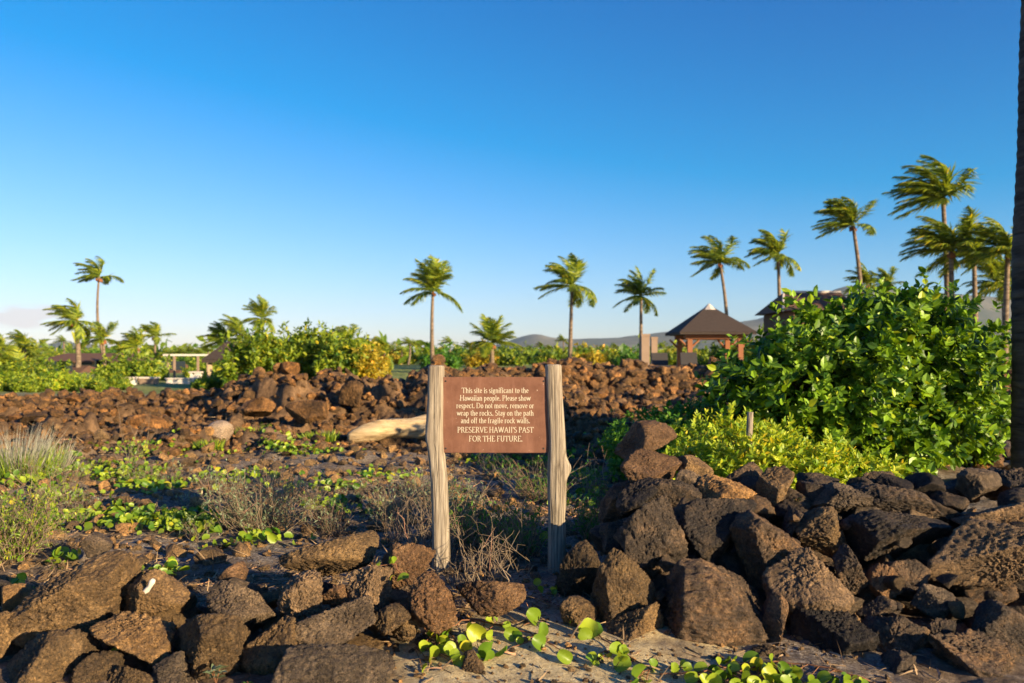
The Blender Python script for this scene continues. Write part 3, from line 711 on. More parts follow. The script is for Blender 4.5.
# coconut palms bent by the wind
def crown_mb(seed, nf, L, wind, tip=(0, 0, 0), spread=1.0, dome=0.0, m=None):
    rs = np.random.RandomState(seed); P, D, UP, LL = [], [], [], []; rib = MB(); wv = np.array([-1, .25, 0]) * wind
    for k in range(nf):
        az = k * 2.399 + rs.uniform(-.25, .25); el = rs.uniform(-.25, 1.4) if k > 2 else 1.3
        d = np.array([math.cos(az) * math.cos(el), math.sin(az) * math.cos(el), math.sin(el)]); d = d * spread + wv * .35
        n = 13; seg = L * rs.uniform(.8, 1.05) / n; p = np.array(tip, float); pts = [p.copy()]; d /= np.linalg.norm(d)
        g = rs.uniform(.05, .11) + dome
        for q in range(n):
            t = q / n; d = d + np.array([0, 0, -1]) * g * (.5 + t) + wv * (.07 + .26 * t); d /= np.linalg.norm(d); p = p + d * seg; pts.append(p.copy())
        pts = np.array(pts); rib.tube(pts, np.linspace(.035, .008, len(pts)) * L / 3, 3, False)
        tt = np.linspace(.10, 1, 58); I = tt * n; i0 = np.minimum(I.astype(int), n - 1); f = (I - i0)[:, None]
        q = pts[i0] * (1 - f) + pts[i0 + 1] * f; tan = pts[i0 + 1] - pts[i0]; tan /= np.linalg.norm(tan, axis=1)[:, None]
        side = np.cross(tan, [0, 0, 1.0]); side /= np.linalg.norm(side, axis=1)[:, None] + 1e-6; upv = np.cross(side, tan)
        prof = L * .30 * np.sin(np.clip(tt * .9 + .12, 0, 1) * math.pi) ** .6 + .02
        for sg in (-1, 1):
            dd = side * sg * .62 + tan * .7 - np.array([0, 0, .38]) + wv * .75 + rs.normal(0, .12, q.shape)
            P.append(q); D.append(dd); UP.append(upv); LL.append(prof * rs.uniform(.75, 1.15, len(q)))
    P = np.concatenate(P); D = np.concatenate(D); LL = np.concatenate(LL); UP = np.concatenate(UP)
    V, Fc = leaves(P, D, LL, L * .019 + .014, rs, BLADE, UP, .4)
    rib.add(V, T=Fc)
    return rib
def trunk_pts(dx, H, bend, n=12, base_lean=0):
    t = np.linspace(0, 1, n); return np.stack([dx * t ** 1.3 + bend * np.sin(t * math.pi), .0 * t, H * t], 1)
def palm(px, py, base_px, Y, crown_px, label, seed, wind=.5, bend=0, dome=0, group='wind bent coconut palms', nf=22, tr=.13, name='coconut_palm'):
    b = W(base_px, HZ, Y); zg = gh(b.x, b.y); top = W(px, py, Y); H = top.z - zg
    root = empty(name, (b.x, b.y, zg - .1), label, 'palm tree', group)
    pts = trunk_pts(top.x - b.x, H, bend); m = MB()
    r = np.linspace(tr * 1.5, tr * .85, 12); r[0] *= 1.4; m.tube(pts, r, 9); m.build('trunk', M['palm_trunk'], root)
    L = crown_px / F * Y * .60
    c = crown_mb(seed, nf, L, wind, tip=pts[-1], dome=dome); c.build('crown', M['palm_leaf'], root, smooth=False)
    nut = MB(); rs = np.random.RandomState(seed + 1); D_, F_ = ico(1)
    for k in range(7):
        a = rs.uniform(0, 6.28); nut.add(D_ * [.12, .12, .15] + pts[-1] + [math.cos(a) * .2, math.sin(a) * .2, -.18 - rs.uniform(0, .2)], T=F_)
    nut.build('coconuts', M['redwood'], root)
    return root
PG = 'wind bent coconut palms'
palms = [
 (433, 290, 433, 74, 66, 'tall lone palm rising just above the left sign post', .18, -.1, 0),
 (572, 285, 570, 74, 66, 'tall palm above the right sign post with its fronds blown left', .42, .0, 0),
 (641, 295, 641, 80, 54, 'tall palm above the pale stone pillars', .3, .0, 0),
 (720, 262, 726, 78, 62, 'palm rising straight behind the thatched pavilion', .5, .3, 0),
 (778, 254, 781, 70, 58, 'palm between the thatched pavilion and the gabled roof', .5, 0, 0),
 (853, 224, 858, 62, 72, 'palm with swept fronds over the right end of the gabled roof', .62, .4, 0),
 (943, 196, 950, 52, 96, 'tallest palm at the upper right, fronds streaming left', .72, .0, 0),
 (951, 250, 953, 50, 92, 'palm partly hidden behind the tallest right palm', .6, 0, 0),
 (974, 255, 976, 54, 66, 'thin palm right of the tallest palm, above the big bush', .35, 0, 0),
 (1008, 250, 1004, 48, 84, 'palm beside the dark trunk at the right edge', .5, 0, 0),
 (1003, 285, 1006, 60, 66, 'shorter palm low behind the dark trunk at the right edge', .4, 0, 0),
 (868, 283, 868, 70, 44, 'low palm crown peeking over the big bush', .4, 0, 0),
 (888, 283, 888, 75, 40, 'yellowish palm crown just left of the tall palms over the bush', .4, 0, 0),
 (99, 276, 107, 70, 48, 'tallest palm on the left with a long leaning trunk', .75, -.5, 0),
 (75, 320, 78, 62, 56, 'palm with ragged fronds left of the leaning one', .7, .1, 0),
 (103, 338, 105, 64, 42, 'shorter palm at the foot of the tallest left palm', .5, 0, 0),
 (137, 346, 139, 72, 44, 'bushy palm right of the tallest left palm', .5, .1, 0),
 (155, 335, 155, 76, 36, 'thin palm above the white wall on the left', .65, 0, 0),
 (225, 340, 226, 66, 46, 'palm leaning over the dark hut roof', .55, 0, 0),
 (262, 318, 263, 62, 44, 'upright palm behind the hedge on the left', .3, 0, 0),
 (240, 332, 240, 68, 46, 'dark palm between the hut palm and the upright one', .5, 0, 0),
 (350, 340, 350, 58, 46, 'palm with drooping domed crown at the right end of the hedge', .45, 0, .06),
 (492, 342, 492, 60, 58, 'short dark palm left of the blue hill', .05, 0, 0),
 (25, 348, 24, 70, 44, 'dark palm near the left edge', .5, 0, 0),
 (36, 350, 36, 72, 36, 'slim palm right of the dark one near the left edge', .5, 0, 0),
 (2, 350, 0, 60, 48, 'palm cut by the left edge', .5, 0, 0),
 (18, 372, 17, 48, 56, 'short yellow green palm in the lower left garden', .3, 0, 0),
 (385, 352, 385, 62, 40, 'small palm right of the yellow shrub', .5, 0, .03),
]
for i_, (a, b, c, Y, cp, lab, wd, bd, dm) in enumerate(palms):
    palm(a, b, c, Y, cp, lab, 900 + i_ * 5, wd, bd, dm, nf=19 if cp < 50 else 24, tr=.10 if cp < 50 else .15)
# little far palms: copies
fp = empty('coconut_palm', (0, 0, 0), 'small far palm standing in the green belt beyond the field', 'palm tree', 'small far palms of the green belt')
m = MB(); m.tube(trunk_pts(.3, 6, .2), np.linspace(.2, .12, 12), 6); m.build('trunk', M['palm_trunk'], fp)
crown_mb(31, 14, 2.4, .45, tip=(.3, 0, 6)).build('crown', M['palm_leaf'], fp, smooth=False)
first = True
for (px, py, Y) in [(415, 345, 120), (400, 350, 115), (448, 342, 118), (408, 343, 110), (460, 350, 130), (468, 346, 120), (476, 352, 140), (446, 350, 125), (505, 350, 150), (520, 351, 160), (541, 346, 150), (550, 349, 155), (562, 340, 165), (585, 348, 160), (592, 351, 170), (603, 349, 150), (615, 347, 160), (627, 350, 170), (662, 347, 150), (672, 350, 140), (683, 345, 150), (181, 352, 100), (190, 350, 105), (200, 354, 98), (206, 350, 110), (168, 354, 100), (62, 341, 130), (82, 348, 125), (430, 350, 120), (530, 349, 170), (575, 351, 160), (655, 351, 165)]:
    o = fp if first else copy_tree(fp); first = False
    b = W(px, HZ, Y); H = EYE + (HZ - py) / F * Y; s = H / 6.2
    s = max(.5, s); o.location = (b.x, b.y, min(0, H - 6.2 * s)); o.scale = (max(.9, s), max(.9, s), s); o.rotation_euler.z = rr.uniform(-.5, .5)

# the trunk at the right edge
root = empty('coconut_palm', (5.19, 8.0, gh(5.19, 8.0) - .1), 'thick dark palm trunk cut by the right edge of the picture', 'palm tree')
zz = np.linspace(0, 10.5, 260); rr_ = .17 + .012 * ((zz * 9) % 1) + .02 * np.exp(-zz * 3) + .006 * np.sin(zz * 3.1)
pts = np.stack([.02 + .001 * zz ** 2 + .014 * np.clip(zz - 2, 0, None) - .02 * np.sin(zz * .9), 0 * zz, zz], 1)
m = MB(); m.tube(pts, rr_, 18); m.build('trunk', M['shaded_trunk'], root)
crown_mb(77, 24, 3.0, .3, tip=pts[-1]).build('crown', M['palm_leaf'], root, smooth=False)

# hedge and shrubs beyond the field
def far_bush(px0, px1, pyt, Y, label, leafm, seed, L=.35, n=900, h=None, group=None, cat='bush', name='leafy_bush', lobes=5):
    a = W(px0, pyt, Y); b = W(px1, pyt, Y); H = max(.35, a.z); wd = b.x - a.x; rs = np.random.RandomState(seed); lb = []
    for k in range(lobes):
        t = (k + .5) / lobes; s = .75 + .25 * math.sin(t * math.pi) + rs.uniform(-.1, .08)
        lb.append((a.x + wd * t, Y + rs.uniform(-.6, .6), H * s * .5, wd / lobes * .75, 1.3, H * s * .5))
    return bush(name, lb, n, 6, L, label, cat, leafm, seed, group, lo=0, twig_r=.04, nbr=14, shoots=.16, ratio=.5)
far_bush(236, 300, 341, 32, 'green hedge bush beside the dark hut roof', M['hedge_leaf'], 61, .24, 1500)
far_bush(285, 350, 336, 33, 'taller green hedge bush in the middle of the hedge', M['hedge_leaf'], 62, .24, 1500)
far_bush(325, 366, 341, 31, 'green hedge bush at the right end of the hedge', M['hedge_leaf'], 63, .22, 900)
far_bush(352, 384, 352, 31, 'yellow leaved bush at the right end of the hedge', M['yellow_leaf'], 64, .2, 500)
far_bush(112, 162, 362, 42, 'round light green bush among the left palms', M['hedge_leaf'], 65, .25, 700)
GB = 'bushes of the left garden'
for i_, (a, b, c, Y, lf) in enumerate([(-60, 20, 366, 50, 'hedge_leaf'), (10, 60, 379, 40, 'hedge_leaf'), (20, 75, 352, 110, 'hedge_leaf'), (80, 125, 350, 115, 'shrub_leaf_green'), (150, 200, 368, 75, 'hedge_leaf'), (195, 232, 368, 50, 'hedge_leaf'), (-120, -40, 360, 60, 'hedge_leaf'), (-30, 20, 383, 31, 'shrub_leaf'), (16, 50, 384, 30.5, 'hedge_leaf'), (54, 92, 384, 32, 'shrub_leaf'), (88, 124, 383, 31, 'hedge_leaf'), (205, 232, 381, 33, 'hedge_leaf'), (165, 215, 360, 90, 'shrub_leaf_green')]):
    far_bush(a, b, c, Y, 'green garden bush among the houses on the left', M[lf], 70 + i_, .13 if Y < 34 else .26, 900 if Y < 34 else 700, group=GB)
GC = 'bushes of the green belt beyond the long wall'
for i_ in range(22):
    px = 372 + i_ * 16.5 + rr.uniform(-6, 6); Y = rr.uniform(75, 130)
    far_bush(px, px + rr.uniform(26, 40), rr.uniform(353, 357.0), Y, 'yellow green bush in the green belt beyond the long wall', M['hedge_leaf'] if i_ % 3 else M['yellow_leaf'] if i_ % 6 == 0 else M['shrub_leaf_green'], 130 + i_, .5, 260, group=GC, lobes=4)
for i_ in range(7):
    px = 700 + i_ * 50; Y = rr.uniform(60, 80)
    far_bush(px, px + 60, rr.uniform(338, 346), Y, 'green bush around the pavilion lawn', M['hedge_leaf'], 170 + i_, .45, 260, group='bushes round the pavilion lawn', lobes=4)
# far scrub mass
rs = np.random.RandomState(8); n = 9000
yy = rs.uniform(110, 420, n); xx = rs.uniform(-.85, .85, n) * yy; zz = rs.uniform(0, 1, n) ** 1.5 * (1.2 + 2.2 * (fbm(np.stack([xx / 25, yy / 25, yy * 0], 1), 3, 2) > 0))
V, Fc = leaves(np.stack([xx, yy, zz], 1), rs.normal(size=(n, 3)) + [0, 0, .8], rs.uniform(1.2, 2.6, n), rs.uniform(.8, 1.6, n), rs)
tag(mesh_np('scrub', V, Fc, M['hedge_leaf'], smooth=False), 'far belt of low green scrub below the hills', 'scrub', kind='stuff')

# ------------------------------------------------------------------ buildings
def hip_roof(m, x0, x1, y0, y1, ze, za, rx=0, ov=0, th=.15):
    cx, cy = (x0 + x1) / 2, (y0 + y1) / 2
    V = [[x0, y0, ze], [x1, y0, ze], [x1, y1, ze], [x0, y1, ze], [cx - rx, cy, za], [cx + rx, cy, za]]
    m.add(V, Q=[[0, 1, 5, 4], [2, 3, 4, 5], [3, 2, 1, 0]], T=[[1, 2, 5], [3, 0, 4]])
    m.box(x0 + .03, x1 - .03, y0 + .03, y1 - .03, ze - th, ze - .004)
def house(px0, px1, pe, pa, Y, label, roofm='roof_brown', wallm='stucco', dep=7, group=None, rx=.7):
    a = W(px0, pe, Y); b = W(px1, pa, Y); z0 = 0; ze = a.z; za = b.z; cx = (a.x + b.x) / 2; w_ = (b.x - a.x) / 2
    root = empty('house', (cx, Y + dep / 2, z0), label, 'house', group)
    m = MB(); m.box(-w_ + .7, w_ - .7, -dep / 2 + .8, dep / 2 - .8, 0, ze - .16); m.build('wall', M[wallm], root, smooth=False)
    m = MB(); hip_roof(m, -w_, w_, -dep / 2, dep / 2, ze, za, w_ * rx); m.build('roof', M[roofm], root, smooth=False)
    nw = max(2, int(w_ * 2 / 3))
    for k in range(nw):
        x = -w_ + 1.4 + (2 * w_ - 2.8) * k / max(1, nw - 1); m = MB(); m.box(x - .55, x + .55, -dep / 2 + .74, -dep / 2 + .797, .9, min(2.1, ze - .4)); m.build('window', M['glass'], root, smooth=False)
    return root
house(34, 132, 361, 353, 85, 'long low house with a brown hipped roof behind the left palms')
house(34, 78, 374, 366, 60, 'low house with brown roof and tan wall left of the palm trunks', wallm='stucco', dep=5)
house(80, 115, 372, 364, 66, 'small dark roofed house between the left palm trunks', roofm='thatch', dep=5)
house(155, 178, 374, 364, 60, 'small brown roofed house right of the round light green bush', dep=4)
# open hut with dark roof
hb = W(232, 355, 40)
t_ = empty('hut', (hb.x, 40, 0), 'open hut with a dark roof at the left end of the hedge', 'hut')
m = MB(); hip_roof(m, -1.05, 1.6, -1.3, 1.3, 1.15, 2.05, .5); m.build('roof', M['thatch'], t_, smooth=False)
for x in (-.75, .1, 1.3):
    m = MB(); m.box(x - .08, x + .08, -1.0, -.84, 0, .995); m.build('post', M['stucco'], t_, smooth=False)
m = MB(); m.box(-.6, 1.2, .2, .5, 0, .7); m.build('counter', M['dark'], t_, smooth=False)
# pavilion
Y = 44; c = W(709, HZ, Y); pr = W(672, 333, Y); px_ = W(718, 306, Y)
t_ = empty('thatched_pavilion', (c.x, Y, 0), 'open pavilion with dark thatched hip roof and orange wooden posts', 'pavilion')
ze = pr.z; za = px_.z; hw = 2.05
m = MB(); hip_roof(m, -hw, hw, -hw, hw, ze, za, .12, th=.12); m.build('roof', M['thatch'], t_, smooth=False)
m = MB(); m.tube([[0, 0, za - .22], [0, 0, za - .02], [0, 0, za + .12]], [.42, .2, .05], 8); m.build('roof_cap', M['cap'], t_, smooth=False)
for sx in (-1.35, 1.35):
    for sy in (-1.3, 1.3):
        x = sx + .9 * (sy > 0) * 0; m = MB(); m.box(x - .13, x + .13, sy - .13, sy + .13, 0, ze - .36)
        for s2 in (-1, 1): m.tube([[x, sy, ze - .9], [x + s2 * .55, sy, ze - .35]], [.06, .06], 5)
        m.build('post', M['redwood'], t_, smooth=False)
m = MB(); m.box(-1.6, 1.6, -1.48, -1.12, ze - .355, ze - .13); m.box(-1.6, 1.6, 1.12, 1.48, ze - .355, ze - .13); m.build('beam', M['redwood'], t_, smooth=False)
# gabled house behind the bush
Y = 58; a = W(790, 304, Y); b = W(856, 293, Y)
t_ = empty('house', ((a.x + b.x) / 2, Y, 0), 'gabled brown roof with pale ridge rising behind the big bush', 'house')
hw = (b.x - a.x) / 2 + .5; ze = a.z - .5; za = b.z + .3
m = MB(); m.box(-hw + .6, hw - .6, .6, 6.4, 0, ze - .05); m.build('wall', M['roof_brown'], t_, smooth=False)
m = MB(); m.add([[-hw, 0, ze], [hw, 0, ze], [-hw + 1.2, 3.5, za], [hw - .2, 3.5, za], [-hw, 7, ze], [hw, 7, ze]], Q=[[0, 1, 3, 2], [2, 3, 5, 4], [4, 5, 1, 0]], T=[[0, 2, 4], [1, 5, 3]]); m.build('roof', M['roof_brown'], t_, smooth=False)
m = MB(); m.box(-hw + 1.2, hw - .2, 3.4, 3.6, za - .02, za + .14); m.tube([[-hw, -.02, ze + .03], [-hw + 1.2, 3.45, za + .05]], [.09, .09], 5); m.build('ridge_cap', M['cap'], t_, smooth=False)
# stone pillars
for i_, (px, pt, wp, lab) in enumerate([(645, 334, 8, 'pale square stone pillar, left of the two near the pavilion'), (654, 337, 6, 'slimmer pale stone pillar, right of the two near the pavilion')]):
    Y = 38 + i_; c = W(px, pt, Y); hw = wp / F * Y / 2
    t_ = empty('stone_pillar', (c.x, Y, 0), lab, 'pillar', 'pale stone pillars')
    m = MB(); m.box(-hw, hw, -hw, hw, 0, c.z - .12); m.build('shaft', M['pillar'], t_, smooth=False)
    m = MB(); m.box(-hw * 1.12, hw * 1.12, -hw * 1.12, hw * 1.12, c.z - .117, c.z); m.build('cap', M['pillar'], t_, smooth=False)
# dark loungers beyond the wall
def lounger(px, Y):
    c = W(px, HZ, Y); t_ = empty('sun_lounger', (c.x, Y, gh(c.x, Y) + .55), 'dark sun lounger with raised back beyond the long wall', 'sun lounger', 'dark sun loungers')
    m = MB(); m.box(-.35, .35, -.9, .9, .28, .40); m.build('seat', M['dark'], t_, smooth=False)
    m = MB(); m.box(-.35, .35, -.05, .05, 0, .55, Matrix.Translation((0, .9, .4)) @ Matrix.Rotation(R(-20), 4, 'X')); m.build('backrest', M['dark'], t_, smooth=False)
    for x in (-.3, .3):
        for y in (-.8, .8): m = MB(); m.box(x - .03, x + .03, y - .03, y + .03, -.6, .278); m.build('leg', M['dark'], t_, smooth=False)
for px, Y in ((664, 34), (694, 33)): lounger(px, Y)
# white things on the left
def block(name, px0, px1, pt, Y, label, cat, mat, dep=.3, posts=0):
    a = W(px0, pt, Y); b = W(px1, pt, Y); t_ = empty(name, ((a.x + b.x) / 2, Y, 0), label, cat); hw = (b.x - a.x) / 2; h = a.z
    m = MB(); m.box(-hw, hw, 0, dep, 0, h - .08); m.build('wall_face', mat, t_, smooth=False)
    m = MB(); m.box(-hw - .05, hw + .05, -.05, dep + .05, h - .077, h); m.build('coping', M['cap'], t_, smooth=False)
block('low_wall', 166, 212, 378, 38, 'long low white wall left of the dark hut', 'wall', M['white'])
block('low_wall', 138, 156, 377, 37, 'short grey stone wall between the white blocks', 'wall', M['pillar'])
block('low_wall', 126, 134, 377, 36.5, 'narrow white block in front of the round light green bush', 'wall', M['white'])
block('low_wall', 190, 200, 371.5, 39, 'taller white block rising over the long white wall', 'wall', M['white'], .6)
pg = W(188, 355, 44); t_ = empty('pergola', (pg.x, 44, 0), 'thin white pergola frame behind the long white wall', 'pergola')
for x in (-1.1, -.75, .55, 1.1):
    m = MB(); m.box(x - .045, x + .045, -.07, .07, 0, EYE - 1 / F * 44 - .0); m.build('post', M['pillar'], t_, smooth=False)
m = MB(); m.box(-1.35, 1.35, -.06, .06, EYE - .052, EYE + .05); m.build('beam', M['white'], t_, smooth=False)

# ------------------------------------------------------------------ the sign
SY = 4.95; PX = SY / F
def post(cx_list, label, seed, name='sign_post', knob=None):
    """cx_list: (pixel y, pixel x of the middle, pixel width)"""
    zb_ = -.15; ys = np.array([c[0] for c in cx_list], float)
    z = EYE - (ys - HZ) * PX; xm = (np.array([c[1] for c in cx_list]) - CX) * PX; wd = np.array([c[2] for c in cx_list]) * PX
    zi = np.linspace(z.min(), z.max(), 90); o = np.argsort(z); xi = np.interp(zi, z[o], xm[o]); wi = np.interp(zi, z[o], wd[o])
    zi = np.concatenate([[zb_], zi]); xi = np.concatenate([[xi[0]], xi]); wi = np.concatenate([[wi[0]], wi])
    k = np.ones(5) / 5; pad = lambda a: np.convolve(np.pad(a, 2, 'edge'), k, 'valid'); xi = pad(xi); wi = pad(wi)
    K = 40; a = np.arange(K) * 2 * math.pi / K; c, s = np.cos(a), np.sin(a); rad_ = (np.abs(c) ** 3.4 + np.abs(s) ** 3.4) ** (-1 / 3.4)
    V = []
    for q in range(len(zi)):
        nz_ = fbm(np.stack([c * 3, s * 3, np.full(K, zi[q] * 2.2 + seed)], 1), 4, seed); r = rad_ * (1 + .09 * nz_) * wi[q] / 2
        gr = .0022 * vnoise(np.stack([a * 7, a * 0, np.full(K, zi[q] * 1.4)], 1), seed + 4)
        dep = 1.0; V.append(np.stack([xi[q] + (r + gr) * c, (r + gr) * s * dep, np.full(K, zi[q])], 1))
    base = np.array([xi[0], 0, 0]); V = np.concatenate(V)
    if knob:
        kx, kz, kr = (knob[0] - CX) * PX, EYE - (knob[1] - HZ) * PX, knob[2] * PX
        d = np.hypot(V[:, 2] - kz, 0) / .09; side = np.clip((V[:, 0] - np.interp(V[:, 2], zi, xi)) / .05, 0, 1); V[:, 0] += kr * np.exp(-d * d * 3) * side
    n = len(zi); i = np.arange(n - 1)[:, None] * K; j = np.arange(K)[None]; j2 = (j + 1) % K
    Q = np.stack([i + j, i + j2, i + K + j2, i + K + j], -1).reshape(-1, 4)
    # bevelled top, slightly split
    top = V[-K:]; cen = top.mean(0); r1 = cen + (top - cen) * [.93, .93, 1] + [0, 0, .008]; r2 = cen + (top - cen) * [.6, .6, 1] + [0, 0, .011]; n0 = len(V)
    V = np.vstack([V, r1, r2, [cen + [0, 0, .010]]])
    Q2 = [[n0 - K + q, n0 - K + (q + 1) % K, n0 + (q + 1) % K, n0 + q] for q in range(K)] + [[n0 + q, n0 + (q + 1) % K, n0 + K + (q + 1) % K, n0 + K + q] for q in range(K)]
    T2 = [[n0 + K + q, n0 + K + (q + 1) % K, n0 + 2 * K] for q in range(K)]
    return V, [np.vstack([Q, Q2]), np.array(T2)]
sign = empty('sign', (( 495 - CX) * PX, SY, 0), 'brown notice board with cream lettering held between two weathered wooden posts', 'sign')
off = np.array([sign.location.x, 0, 0])
V, Fs = post([(367, 436, 16), (400, 436, 16), (425, 435, 17), (438, 434.5, 18), (448, 436, 16), (480, 439, 16.5), (530, 441, 17), (577, 441.5, 18)], '', 3, knob=None); mesh_np('post', V - off, Fs, M['wood'], sign)
V, Fs = post([(366, 553, 16), (400, 554.5, 16.5), (440, 557, 17), (458, 557, 18), (480, 556.5, 18), (520, 557, 17), (560, 556.5, 17), (592, 556, 17)], '', 8, knob=(565, 468, 5)); mesh_np('post', V - off, Fs, M['wood'], sign)
# panel
import bmesh
bm = bmesh.new(); bmesh.ops.create_cube(bm, size=1)
pw, ph, pt = 106 * PX, 75.5 * PX, .022; pcx, pcz = (495.2 - CX) * PX, EYE - (414.7 - HZ) * PX
for v in bm.verts: v.co = Vector((v.co.x * pw, v.co.y * pt, v.co.z * ph))
bmesh.ops.bevel(bm, geom=bm.edges[:], offset=.003, segments=2, affect='EDGES')
me = bpy.data.meshes.new('panel'); bm.to_mesh(me); bm.free(); me.materials.append(M['panel'])
pan = bpy.data.objects.new('panel', me); col.objects.link(pan); pan.parent = sign; pan.location = (pcx - off[0], -.012, pcz)
